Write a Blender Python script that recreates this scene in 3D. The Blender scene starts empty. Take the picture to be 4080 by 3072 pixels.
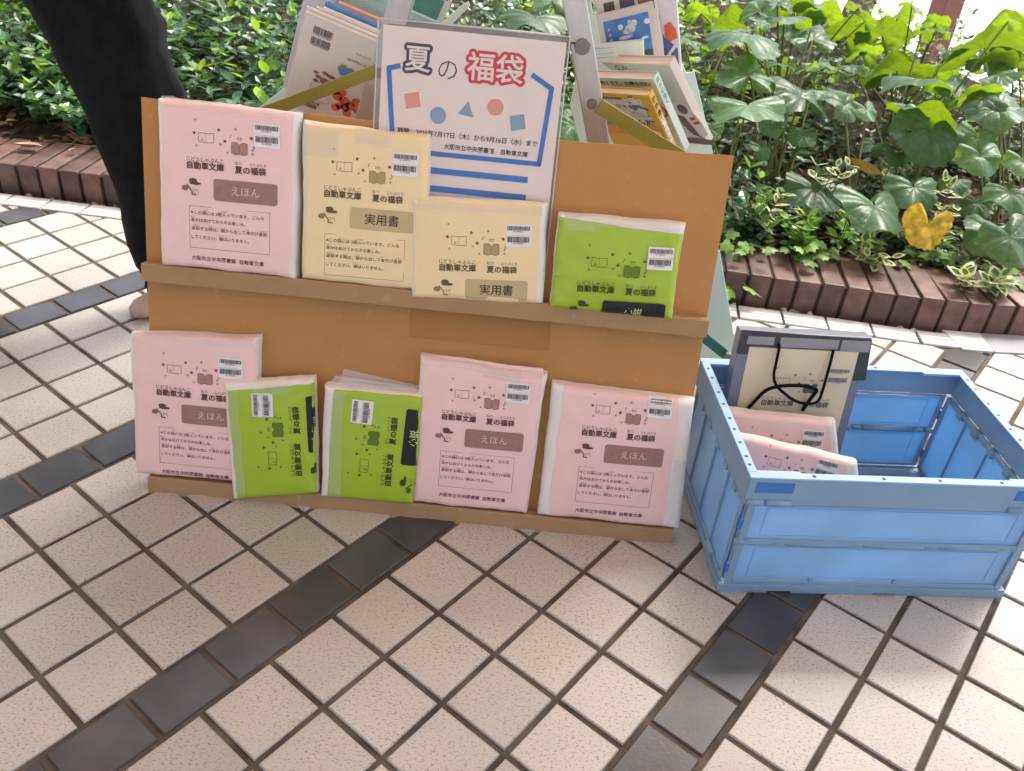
import bpy, bmesh, math, random
from mathutils import Vector, Matrix, noise
random.seed(7)
S = bpy.context.scene
COL = S.collection
V = Vector
R_ = math.radians

# ------------------------------------------------------------------ camera, sky, sun, exposure
F_PX, CX, CY = 3422.54, 2040.0, 1536.0
CAM = V((0.16119, -1.131952, 1.050061))
CR = V((0.994865, 0.059901, 0.081583)); CD = V((0.101111, -0.552181, -0.82757)); CF = V((-0.004524, 0.83157, -0.555402))
cam_data = bpy.data.cameras.new('camera'); cam = bpy.data.objects.new('camera', cam_data); COL.objects.link(cam)
cam.matrix_world = Matrix(((CR.x, -CD.x, -CF.x, CAM.x), (CR.y, -CD.y, -CF.y, CAM.y), (CR.z, -CD.z, -CF.z, CAM.z), (0, 0, 0, 1)))
cam_data.sensor_width = 36.0; cam_data.lens = 36.0 * F_PX / 4080.0
cam_data.clip_start = 0.05; cam_data.clip_end = 500
cam_data.dof.use_dof = True; cam_data.dof.focus_distance = 1.5; cam_data.dof.aperture_fstop = 9.0
S.camera = cam
SUN_ROT, SUN_EL = 40.0, 58.0
w = bpy.data.worlds.new('World'); S.world = w; w.use_nodes = True
nt = w.node_tree; nt.nodes.clear()
sky = nt.nodes.new('ShaderNodeTexSky'); sky.sky_type = 'NISHITA'; sky.sun_disc = False
sky.sun_elevation = R_(SUN_EL); sky.sun_rotation = R_(SUN_ROT); sky.air_density = 1.0; sky.dust_density = 6.0; sky.ozone_density = 1.0
hs = nt.nodes.new('ShaderNodeHueSaturation'); hs.inputs['Saturation'].default_value = 0.85
bg = nt.nodes.new('ShaderNodeBackground'); bg.inputs['Strength'].default_value = 0.15
wo = nt.nodes.new('ShaderNodeOutputWorld')
nt.links.new(sky.outputs[0], hs.inputs['Color']); nt.links.new(hs.outputs[0], bg.inputs[0]); nt.links.new(bg.outputs[0], wo.inputs[0])
sd = bpy.data.lights.new('sun', 'SUN'); sd.energy = 1.35; sd.angle = R_(20); sd.color = (1.0, 0.97, 0.93)
sun = bpy.data.objects.new('sun', sd); COL.objects.link(sun)
sdir = V((math.sin(R_(SUN_ROT)) * math.cos(R_(SUN_EL)), math.cos(R_(SUN_ROT)) * math.cos(R_(SUN_EL)), math.sin(R_(SUN_EL))))
sun.rotation_euler = sdir.to_track_quat('Z', 'Y').to_euler(); sun.location = (3, 4, 6)
S.view_settings.view_transform = 'Standard'; S.view_settings.look = 'None'; S.view_settings.gamma = 1.0
S.view_settings.exposure = 1.36
S.view_settings.use_curve_mapping = False
S.cycles.use_denoising = True
S.cycles.max_bounces = 10; S.cycles.transparent_max_bounces = 12; S.cycles.sample_clamp_indirect = 6.0

# ------------------------------------------------------------------ measuring helpers (photo measurement -> metres)
def hit(x, y, p, n):
    d = CR * ((x - CX) / F_PX) + CD * ((y - CY) / F_PX) + CF
    return CAM + d * ((V(p) - CAM).dot(n) / d.dot(n))
def fl(x, y, z=0.0): return hit(x, y, (0, 0, z), V((0, 0, 1)))
def aty(x, y, Y): return hit(x, y, (0, Y, 0), V((0, 1, 0)))
LEAN = R_(16)
BN = V((0, -math.cos(LEAN), math.sin(LEAN))); BU = V((0, math.sin(LEAN), math.cos(LEAN))); BP = V((0, 0.02, 0))
def bd(x, y, off=0.03):
    h = hit(x, y, BP + BN * off, BN); return V((h.x, (h - BP).dot(BU)))

# ------------------------------------------------------------------ object helpers
def tag(o, label=None, cat=None, group=None, kind=None):
    if label: o['label'] = label
    if cat: o['category'] = cat
    if group: o['group'] = group
    if kind: o['kind'] = kind
    return o
def empty(name, label, cat, mw=None, group=None):
    o = bpy.data.objects.new(name, None); COL.objects.link(o); o.empty_display_size = 0.05
    if mw is not None: o.matrix_world = mw
    return tag(o, label, cat, group)
def frame(o, ex, ey, ez):
    return Matrix(((ex[0], ey[0], ez[0], o[0]), (ex[1], ey[1], ez[1], o[1]), (ex[2], ey[2], ez[2], o[2]), (0, 0, 0, 1)))
class MB:
    def __init__(s): s.v = []; s.f = []; s.m = []
    def add(s, vs, fs, mi=0):
        b = len(s.v); s.v.extend([tuple(q) for q in vs])
        for f in fs: s.f.append([b + i for i in f]); s.m.append(mi)
    def box(s, lo, hi, mi=0, mw=None):
        x0, y0, z0 = lo; x1, y1, z1 = hi
        vs = [V(q) for q in ((x0, y0, z0), (x1, y0, z0), (x1, y1, z0), (x0, y1, z0), (x0, y0, z1), (x1, y0, z1), (x1, y1, z1), (x0, y1, z1))]
        if mw is not None: vs = [mw @ q for q in vs]
        s.add(vs, [(3, 2, 1, 0), (4, 5, 6, 7), (0, 1, 5, 4), (1, 2, 6, 5), (2, 3, 7, 6), (3, 0, 4, 7)], mi)
    def prism(s, pts, vec, mi=0):
        n = len(pts); a = [V(p) for p in pts]; b = [p + V(vec) for p in a]
        nn = (a[1] - a[0]).cross(a[2] - a[1])
        if nn.dot(V(vec)) > 0: a, b = b, a; 
        s.add(a + b, [tuple(range(n)), tuple(reversed(range(n, 2 * n)))] + [((i + 1) % n, i, n + i, n + (i + 1) % n) for i in range(n)], mi)
    def tube(s, pts, rad, n=8, mi=0, cap=True):
        pts = [V(p) for p in pts]; k = len(pts)
        if not hasattr(rad, '__len__'): rad = [rad] * k
        vs = []; up = V((0, 0, 1)); prev = None
        for i, p in enumerate(pts):
            t = (pts[min(i + 1, k - 1)] - pts[max(i - 1, 0)]).normalized()
            a = prev if prev is not None else (up if abs(t.z) < .9 else V((1, 0, 0)))
            x = (a - t * a.dot(t)).normalized(); prev = x; y = t.cross(x)
            for j in range(n):
                c = 2 * math.pi * j / n; vs.append(p + (x * math.cos(c) + y * math.sin(c)) * rad[i])
        fs = [(i * n + j, i * n + (j + 1) % n, (i + 1) * n + (j + 1) % n, (i + 1) * n + j) for i in range(k - 1) for j in range(n)]
        if cap: fs += [tuple(reversed(range(n))), tuple(range((k - 1) * n, k * n))]
        s.add(vs, fs, mi)
    def build(s, name, mats, parent=None, mw=None, smooth=False, bevel=0, seg=2):
        me = bpy.data.meshes.new(name); me.from_pydata(s.v, [], s.f)
        for m in (mats if isinstance(mats, (list, tuple)) else [mats]): me.materials.append(m)
        if any(s.m): me.polygons.foreach_set('material_index', s.m)
        if smooth: me.polygons.foreach_set('use_smooth', [True] * len(me.polygons))
        me.update(); return link(name, me, parent, mw, bevel, seg)
def link(name, me, parent=None, mw=None, bevel=0, seg=2):
    o = bpy.data.objects.new(name, me); COL.objects.link(o)
    if parent is not None: o.parent = parent
    if mw is not None: o.matrix_local = mw
    if bevel:
        b = o.modifiers.new('bevel', 'BEVEL'); b.width = bevel; b.segments = seg; b.limit_method = 'ANGLE'; b.angle_limit = R_(40)
    return o

# ------------------------------------------------------------------ materials
def nodes(name):
    m = bpy.data.materials.new(name); m.use_nodes = True; n = m.node_tree
    return m, n, n.nodes['Principled BSDF'], n.nodes['Material Output']
def mat(name, col, rough=.5, var=.08, scale=15, bump=0, bscale=150, spec=.4, island=0, metal=0, transl=None, tw=.35, obrand=0, stretch=None, coat=0, scuff=0, sheen=0):
    m, n, p, out = nodes(name); L = n.links
    p.inputs['Roughness'].default_value = rough; p.inputs['Specular IOR Level'].default_value = spec; p.inputs['Metallic'].default_value = metal
    if coat: p.inputs['Coat Weight'].default_value = coat; p.inputs['Coat Roughness'].default_value = .12
    tc = n.nodes.new('ShaderNodeTexCoord'); src = tc.outputs['Object']
    if stretch:
        mp = n.nodes.new('ShaderNodeMapping'); mp.inputs['Scale'].default_value = stretch; L.new(src, mp.inputs[0]); src = mp.outputs[0]
    nz = n.nodes.new('ShaderNodeTexNoise'); nz.inputs['Scale'].default_value = scale; nz.inputs['Detail'].default_value = 5; L.new(src, nz.inputs['Vector'])
    mr = n.nodes.new('ShaderNodeMapRange'); mr.inputs[1].default_value = .25; mr.inputs[2].default_value = .75; mr.inputs[3].default_value = 1 - var; mr.inputs[4].default_value = 1 + var
    L.new(nz.outputs['Fac'], mr.inputs[0]); val = mr.outputs[0]
    def mul(a, sock, amt):
        r = n.nodes.new('ShaderNodeMapRange'); r.inputs[3].default_value = 1 - amt; r.inputs[4].default_value = 1 + amt; L.new(sock, r.inputs[0])
        q = n.nodes.new('ShaderNodeMath'); q.operation = 'MULTIPLY'; L.new(a, q.inputs[0]); L.new(r.outputs[0], q.inputs[1]); return q.outputs[0]
    if island:
        g = n.nodes.new('ShaderNodeNewGeometry'); val = mul(val, g.outputs['Random Per Island'], island)
    if obrand:
        oi = n.nodes.new('ShaderNodeObjectInfo'); val = mul(val, oi.outputs['Random'], obrand)
    if sheen: p.inputs['Sheen Weight'].default_value = sheen
    if scuff:
        ns = n.nodes.new('ShaderNodeTexNoise'); ns.inputs['Scale'].default_value = 38; ns.inputs['Detail'].default_value = 7; ns.inputs['Roughness'].default_value = .7; L.new(tc.outputs['Object'], ns.inputs['Vector'])
        rs_ = n.nodes.new('ShaderNodeMapRange'); rs_.inputs[1].default_value = .60; rs_.inputs[2].default_value = .72; rs_.inputs[3].default_value = 1; rs_.inputs[4].default_value = 1 + scuff; L.new(ns.outputs['Fac'], rs_.inputs[0])
        q = n.nodes.new('ShaderNodeMath'); q.operation = 'MULTIPLY'; L.new(val, q.inputs[0]); L.new(rs_.outputs[0], q.inputs[1]); val = q.outputs[0]
    vm = n.nodes.new('ShaderNodeVectorMath'); vm.operation = 'SCALE'; vm.inputs[0].default_value = col[:3]; L.new(val, vm.inputs['Scale'])
    L.new(vm.outputs[0], p.inputs['Base Color'])
    if bump:
        nb = n.nodes.new('ShaderNodeTexNoise'); nb.inputs['Scale'].default_value = bscale; nb.inputs['Detail'].default_value = 4; L.new(src, nb.inputs['Vector'])
        bu = n.nodes.new('ShaderNodeBump'); bu.inputs['Strength'].default_value = bump; bu.inputs['Distance'].default_value = .002
        L.new(nb.outputs['Fac'], bu.inputs['Height']); L.new(bu.outputs[0], p.inputs['Normal'])
    if transl:
        t = n.nodes.new('ShaderNodeBsdfTranslucent'); mx = n.nodes.new('ShaderNodeMixShader'); mx.inputs[0].default_value = tw
        v2 = n.nodes.new('ShaderNodeVectorMath'); v2.operation = 'SCALE'; v2.inputs[0].default_value = transl; L.new(val, v2.inputs['Scale']); L.new(v2.outputs[0], t.inputs[0])
        L.new(p.outputs[0], mx.inputs[1]); L.new(t.outputs[0], mx.inputs[2]); L.new(mx.outputs[0], out.inputs[0])
    return m
def clear_plastic(name, tint=(1, 1, 1), tf=.8, rough=.12):
    m, n, p, out = nodes(name); L = n.links
    p.inputs['Base Color'].default_value = (*tint, 1); p.inputs['Roughness'].default_value = rough; p.inputs['Specular IOR Level'].default_value = .6
    tr = n.nodes.new('ShaderNodeBsdfTransparent'); tr.inputs[0].default_value = (.96, .96, .96, 1)
    mx = n.nodes.new('ShaderNodeMixShader'); mx.inputs[0].default_value = tf
    L.new(p.outputs[0], mx.inputs[1]); L.new(tr.outputs[0], mx.inputs[2]); L.new(mx.outputs[0], out.inputs[0]); return m
def tile_mat():
    m, n, p, out = nodes('glazed_tile'); L = n.links
    tc = n.nodes.new('ShaderNodeTexCoord'); g = n.nodes.new('ShaderNodeNewGeometry')
    nz = n.nodes.new('ShaderNodeTexNoise'); nz.inputs['Scale'].default_value = 4; nz.inputs['Detail'].default_value = 6; L.new(tc.outputs['Object'], nz.inputs['Vector'])
    r1 = n.nodes.new('ShaderNodeMapRange'); r1.inputs[3].default_value = .76; r1.inputs[4].default_value = 1.24; L.new(nz.outputs['Fac'], r1.inputs[0])
    r2 = n.nodes.new('ShaderNodeMapRange'); r2.inputs[3].default_value = .88; r2.inputs[4].default_value = 1.09; L.new(g.outputs['Random Per Island'], r2.inputs[0])
    mu = n.nodes.new('ShaderNodeMath'); mu.operation = 'MULTIPLY'; L.new(r1.outputs[0], mu.inputs[0]); L.new(r2.outputs[0], mu.inputs[1])
    base = n.nodes.new('ShaderNodeVectorMath'); base.operation = 'SCALE'; base.inputs[0].default_value = TILE_C; L.new(mu.outputs[0], base.inputs['Scale'])
    mp = n.nodes.new('ShaderNodeMapping'); mp.inputs['Scale'].default_value = (210, 360, 1); L.new(tc.outputs['Object'], mp.inputs[0])
    n2 = n.nodes.new('ShaderNodeTexNoise'); n2.inputs['Scale'].default_value = 1; n2.inputs['Detail'].default_value = 2; n2.inputs['Roughness'].default_value = .6; L.new(mp.outputs[0], n2.inputs['Vector'])
    r3 = n.nodes.new('ShaderNodeMapRange'); r3.inputs[1].default_value = .545; r3.inputs[2].default_value = .66; r3.inputs[4].default_value = .75; L.new(n2.outputs['Fac'], r3.inputs[0])
    n3 = n.nodes.new('ShaderNodeTexNoise'); n3.inputs['Scale'].default_value = 9; n3.inputs['Detail'].default_value = 2; L.new(tc.outputs['Object'], n3.inputs['Vector'])
    r4 = n.nodes.new('ShaderNodeMapRange'); r4.inputs[1].default_value = .3; r4.inputs[2].default_value = .7; r4.inputs[3].default_value = .5; r4.inputs[4].default_value = 1.15; L.new(n3.outputs['Fac'], r4.inputs[0])
    m3 = n.nodes.new('ShaderNodeMath'); m3.operation = 'MULTIPLY'; L.new(r3.outputs[0], m3.inputs[0]); L.new(r4.outputs[0], m3.inputs[1])
    mx = n.nodes.new('ShaderNodeMix'); mx.data_type = 'RGBA'; L.new(m3.outputs[0], mx.inputs[0]); L.new(base.outputs[0], mx.inputs[6]); mx.inputs[7].default_value = (.13, .085, .06, 1)
    L.new(mx.outputs[2], p.inputs['Base Color'])
    r5 = n.nodes.new('ShaderNodeMapRange'); p.inputs['Specular IOR Level'].default_value = .8; r5.inputs[3].default_value = .26; r5.inputs[4].default_value = .46; L.new(nz.outputs['Fac'], r5.inputs[0]); L.new(r5.outputs[0], p.inputs['Roughness'])
    nb = n.nodes.new('ShaderNodeTexNoise'); nb.inputs['Scale'].default_value = 130; L.new(tc.outputs['Object'], nb.inputs['Vector'])
    bu = n.nodes.new('ShaderNodeBump'); bu.inputs['Strength'].default_value = .12; bu.inputs['Distance'].default_value = .001; L.new(nb.outputs['Fac'], bu.inputs['Height']); L.new(bu.outputs[0], p.inputs['Normal'])
    return m
TILE_C = (.462, .432, .392)
def leopard_mat():
    m, n, p, out = nodes('leopard_leaf'); L = n.links
    tc = n.nodes.new('ShaderNodeTexCoord'); sx = n.nodes.new('ShaderNodeSeparateXYZ'); L.new(tc.outputs['Object'], sx.inputs[0])
    at = n.nodes.new('ShaderNodeMath'); at.operation = 'ARCTAN2'; L.new(sx.outputs[0], at.inputs[0]); L.new(sx.outputs[1], at.inputs[1])
    ln = n.nodes.new('ShaderNodeVectorMath'); ln.operation = 'LENGTH'; L.new(tc.outputs['Object'], ln.inputs[0])
    nz = n.nodes.new('ShaderNodeTexNoise'); nz.inputs['Scale'].default_value = 5; nz.inputs['Detail'].default_value = 5; L.new(tc.outputs['Object'], nz.inputs['Vector'])
    def math_(op, a, b):
        q = n.nodes.new('ShaderNodeMath'); q.operation = op
        for i, v in enumerate((a, b)):
            if v is None: continue
            if isinstance(v, (int, float)): q.inputs[i].default_value = v
            else: L.new(v, q.inputs[i])
        return q.outputs[0]
    wob = math_('MULTIPLY', math_('SUBTRACT', nz.outputs['Fac'], .5), .9)
    ang = math_('ADD', math_('MULTIPLY', at.outputs[0], 4.5), wob)
    vein = math_('POWER', math_('ABSOLUTE', math_('COSINE', ang, None), None), 26.0)
    vein = math_('MULTIPLY', vein, math_('SUBTRACT', 1.15, ln.outputs['Value']))
    vo = n.nodes.new('ShaderNodeTexVoronoi'); vo.feature = 'DISTANCE_TO_EDGE'; vo.inputs['Scale'].default_value = 9; L.new(tc.outputs['Object'], vo.inputs['Vector'])
    net = math_('MULTIPLY', math_('LESS_THAN', vo.outputs['Distance'], .035), .35)
    oi = n.nodes.new('ShaderNodeObjectInfo')
    tone = math_('MULTIPLY', math_('ADD', math_('MULTIPLY', oi.outputs['Random'], .8), .65), math_('ADD', math_('MULTIPLY', nz.outputs['Fac'], .9), .55))
    mx = n.nodes.new('ShaderNodeMix'); mx.data_type = 'RGBA'; mx.inputs[6].default_value = (.056, .138, .064, 1); mx.inputs[7].default_value = (.105, .20, .09, 1); L.new(math_('MAXIMUM', vein, net), mx.inputs[0])
    sc = n.nodes.new('ShaderNodeVectorMath'); sc.operation = 'SCALE'; L.new(mx.outputs[2], sc.inputs[0]); L.new(tone, sc.inputs['Scale']); L.new(sc.outputs[0], p.inputs['Base Color'])
    L.new(math_('ADD', math_('MULTIPLY', nz.outputs['Fac'], .3), .2), p.inputs['Roughness']); p.inputs['Specular IOR Level'].default_value = .6
    bu = n.nodes.new('ShaderNodeBump'); bu.inputs['Strength'].default_value = .55; bu.inputs['Distance'].default_value = .004
    L.new(math_('SUBTRACT', math_('MULTIPLY', nz.outputs['Fac'], 1.3), math_('ADD', vein, net)), bu.inputs['Height']); L.new(bu.outputs[0], p.inputs['Normal'])
    t = n.nodes.new('ShaderNodeBsdfTranslucent'); m2 = n.nodes.new('ShaderNodeMix'); m2.data_type = 'RGBA'; m2.inputs[6].default_value = (.36, .56, .012, 1); m2.inputs[7].default_value = (.44, .60, .06, 1); L.new(math_('MAXIMUM', vein, net), m2.inputs[0])
    s2 = n.nodes.new('ShaderNodeVectorMath'); s2.operation = 'SCALE'; L.new(m2.outputs[2], s2.inputs[0]); L.new(math_('MULTIPLY', math_('ADD', math_('MULTIPLY', nz.outputs['Fac'], .9), .45), math_('ADD', math_('MULTIPLY', oi.outputs['Random'], .5), .7)), s2.inputs['Scale']); L.new(s2.outputs[0], t.inputs[0])
    ms = n.nodes.new('ShaderNodeMixShader'); ms.inputs[0].default_value = .38; L.new(p.outputs[0], ms.inputs[1]); L.new(t.outputs[0], ms.inputs[2]); L.new(ms.outputs[0], out.inputs[0])
    return m
M = dict(
    tile=tile_mat(), tile_dark=mat('dark_tile', (.068, .068, .073), .3, .3, 14, .1, 200, .55, island=.2),
    grout=mat('grout', (.095, .078, .062), .85, .65, 16, .4, 120), edging=mat('pale_edging_tile', (.66, .65, .64), .45, .1, 30, .1, 200, island=.05),
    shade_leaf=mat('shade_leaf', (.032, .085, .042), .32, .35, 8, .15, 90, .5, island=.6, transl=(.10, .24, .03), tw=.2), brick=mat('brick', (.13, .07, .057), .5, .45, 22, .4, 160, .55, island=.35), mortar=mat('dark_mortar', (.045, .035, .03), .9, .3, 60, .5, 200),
    soil=mat('soil', (.04, .03, .022), .95, .5, 25, .8, 90, .1), paving=mat('bright_paving', (.74, .73, .70), .7, .08, 3),
    stone=mat('pebble', (.42, .40, .37), .8, .4, 40, .3, 100, island=.4),
    card=mat('cardboard', (.485, .245, .09), .78, .05, 4, .22, 120, .2, stretch=(2.2, 1, 1), scuff=.22), card_darker=mat('darker_cardboard', (.42, .20, .07), .78, .05, 4, .2, 120, .2), card_lip=mat('cardboard_lip', (.40, .245, .125), .8, .06, 9, .25, 260, .15, scuff=.25), card_edge=mat('cardboard_edge', (.56, .38, .20), .85, .15, 80, .3, 200, .1),
    white=mat('white_wrapping_paper', (.80, .755, .70), .62, .04, 12, .12, 70, .3),
    pink=mat('pink_paper', (.90, .60, .57), .36, .03, 9, .1, 60, .4, coat=.35), beige=mat('cream_paper', (.88, .68, .38), .36, .03, 9, .1, 60, .4, coat=.35), green=mat('lime_paper', (.36, .52, .022), .33, .04, 9, .1, 60, .4, coat=.35),
    ink=mat('brown_ink', (.13, .055, .05), .6, .1), ink_soft=mat('faded_ink', (.42, .22, .19), .6, .1), ink_b=mat('olive_ink', (.13, .095, .03), .6, .1), ink_bs=mat('faded_olive_ink', (.42, .32, .14), .6, .1),
    ink_g=mat('dark_green_ink', (.045, .07, .01), .6, .1), ink_gs=mat('mid_green_ink', (.12, .2, .02), .6, .1),
    label_p=mat('label_mauve', (.34, .185, .165), .55, .12, 120), label_b=mat('label_khaki', (.55, .43, .22), .55, .06), label_g=mat('label_black', (.012, .012, .012), .4, .1),
    sticker=mat('sticker_white', (.82, .78, .76), .4, .02), bar=mat('barcode_ink', (.06, .045, .045), .5, .05), pinktext=mat('pale_lettering', (.82, .60, .54), .5, .03), greentext=mat('pale_green_lettering', (.62, .74, .35), .5, .03),
    poster=mat('poster_paper', (.90, .775, .72), .5, .02, 6), blue=mat('blue_print', (.02, .17, .56), .5, .05), navy=mat('navy_print', (.03, .03, .075), .5, .05), red=mat('red_print', (.66, .008, .012), .5, .05), salmon=mat('salmon_print', (.80, .33, .24), .5, .05), dusty=mat('dusty_blue_print', (.25, .37, .50), .5, .05), black=mat('black_print', (.035, .025, .025), .5, .05),
    sleeve=clear_plastic('clear_sleeve', (.9, .92, .92), .965, .15), tape=clear_plastic('clear_tape', (.95, .93, .9), .84, .06), filmm=clear_plastic('clear_film', (.9, .9, .9), .7, .15),
    alu=mat('worn_aluminium', (.50, .49, .48), .42, .18, 40, .2, 90, metal=.75, stretch=(1, 1, .15)), rivet=mat('steel_rivet', (.22, .2, .19), .4, .1, metal=.8), bar_olive=mat('olive_strap', (.30, .27, .05), .35, .08, 12), mint=mat('mint_enamel', (.60, .74, .64), .4, .05, 10), teal=mat('teal_strap', (.02, .16, .13), .35, .1),
    crate=mat('blue_plastic', (.26, .42, .57), .42, .07, 9, .06, 300, .4, transl=(.10, .35, .85), tw=.12), crate_panel=mat('pale_blue_panel', (.46, .72, .90), .4, .09, 8, .08, 250, .45, transl=(.28, .60, .93), tw=.42), crate_hole=mat('deep_blue_hole', (.02, .06, .16), .5, .1),
    cloth=mat('black_cloth', (.011, .012, .014), .95, .3, 30, .3, 300, .05, sheen=.05), sock=mat('navy_sock', (.015, .022, .05), .9, .2, 80), shoe=mat('beige_shoe', (.48, .36, .28), .6, .1, 40), skin=mat('skin', (.55, .34, .25), .5, .06), shirt=mat('grey_shirt', (.16, .17, .2), .85, .1), hair=mat('dark_hair', (.015, .011, .009), .5, .2, 90),
    bark=mat('grey_bark', (.26, .21, .17), .9, .5, 12, .8, 45), post=mat('red_brown_paint', (.16, .05, .036), .5, .12, 8),
    leaf=leopard_mat(), leaf_y=mat('yellow_leaf', (.58, .40, .04), .55, .55, 3.5, .4, 8, .4, transl=(.7, .4, .02), tw=.3), stalk=mat('leaf_stalk', (.14, .15, .045), .5, .3, 30),
    shrub=mat('shrub_leaf', (.045, .122, .056), .27, .3, 8, .15, 90, .6, island=.6, transl=(.15, .33, .04), tw=.25), shrub_young=mat('young_leaf', (.16, .32, .05), .4, .2, 10, island=.3, transl=(.4, .65, .05), tw=.4), twig=mat('twig', (.16, .13, .06), .8, .3, 30),
    ivy=mat('ivy_leaf', (.17, .33, .08), .4, .25, 40, .1, 90, .45, island=.3, transl=(.4, .62, .06), tw=.3), cream_edge=mat('cream_leaf_edge', (.58, .60, .30), .45, .1, island=.15, transl=(.6, .6, .2), tw=.3), vgreen=mat('variegated_green', (.10, .22, .07), .4, .2, island=.3),
    dead=mat('dry_leaf', (.15, .095, .06), .8, .4, 30, .3, 80, .2, island=.5, transl=(.3, .16, .06), tw=.2),
    pages=mat('book_pages', (.78, .60, .48), .8, .12, 60, .2, 300, .1, stretch=(.2, .2, 6)), cover_white=mat('white_book_cover', (.66, .62, .57), .35, .03), cover_grey=mat('warm_grey_cover', (.58, .52, .46), .4, .03), cover_mint=mat('mint_book_cover', (.50, .60, .54), .35, .03), cover_yellow=mat('yellow_book_cover', (.62, .36, .01), .35, .04), cover_orange=mat('orange_band', (.62, .24, .02), .35, .04),
    sky_blue=mat('photo_sky', (.05, .17, .42), .3, .45, 22), cloud=mat('photo_cloud', (.55, .58, .6), .3, .2, 60), hill=mat('photo_hill', (.03, .045, .045), .3, .3, 20), sea=mat('photo_sea', (.035, .09, .10), .3, .2, 20), coral=mat('coral_print', (.62, .12, .05), .35, .2, 80), denim=mat('denim_print', (.07, .11, .25), .35, .25, 60), teal_cover=mat('teal_cover', (.30, .48, .45), .35, .2, 25), board_green=mat('chalk_green_cover', (.10, .24, .19), .35, .2, 30), maroon=mat('maroon_lettering', (.25, .008, .05), .4, .05), blue_cover=mat('blue_cover', (.10, .24, .48), .35, .08), brown_print=mat('brown_print', (.25, .11, .08), .4, .3, 60), maroon_band=mat('dark_photo_print', (.10, .07, .065), .4, .4, 30), lilac=mat('lilac_cover', (.62, .60, .66), .35, .04), mint_pages=mat('mint_white_pages', (.70, .74, .66), .7, .06, 60), lime_edge=mat('lime_paper_edge', (.72, .75, .42), .6, .05),
    bag=mat('smoky_bag', (.05, .052, .058), .35, .15, 12, .05, 40), bag_grey=mat('smoky_bag_front', (.20, .215, .27), .3, .1, 12), cord=mat('black_cord', (.008, .008, .009), .8, .2, 200, .4, 900, .1), bag_sheet=mat('bag_cream_sheet', (.74, .62, .42), .5, .04), grid_green=mat('green_book_edge', (.04, .22, .08), .5, .3, 300),
)
GB = 'book packages displayed on the cardboard stand'
# ------------------------------------------------------------------ lettering
_tc = {}
def glyphs(s, off=0.0):
    k = (s, off)
    if k not in _tc:
        cu = bpy.data.curves.new('lettering', 'FONT'); cu.body = s; cu.size = 1; cu.resolution_u = 2; cu.offset = off; cu.fill_mode = 'FRONT'
        o = bpy.data.objects.new('lettering', cu); COL.objects.link(o)
        dg = bpy.context.evaluated_depsgraph_get(); e = o.evaluated_get(dg); me = e.to_mesh()
        vs = [(v.co.x, v.co.y) for v in me.vertices]; fs = [tuple(p.vertices) for p in me.polygons]
        e.to_mesh_clear(); bpy.data.objects.remove(o); bpy.data.curves.remove(cu)
        x0 = min(v[0] for v in vs); x1 = max(v[0] for v in vs); y0 = min(v[1] for v in vs); y1 = max(v[1] for v in vs)
        _tc[k] = ([(x - x0, y - (y0 + y1) / 2) for x, y in vs], fs, x1 - x0, y1 - y0)
    return _tc[k]
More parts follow.
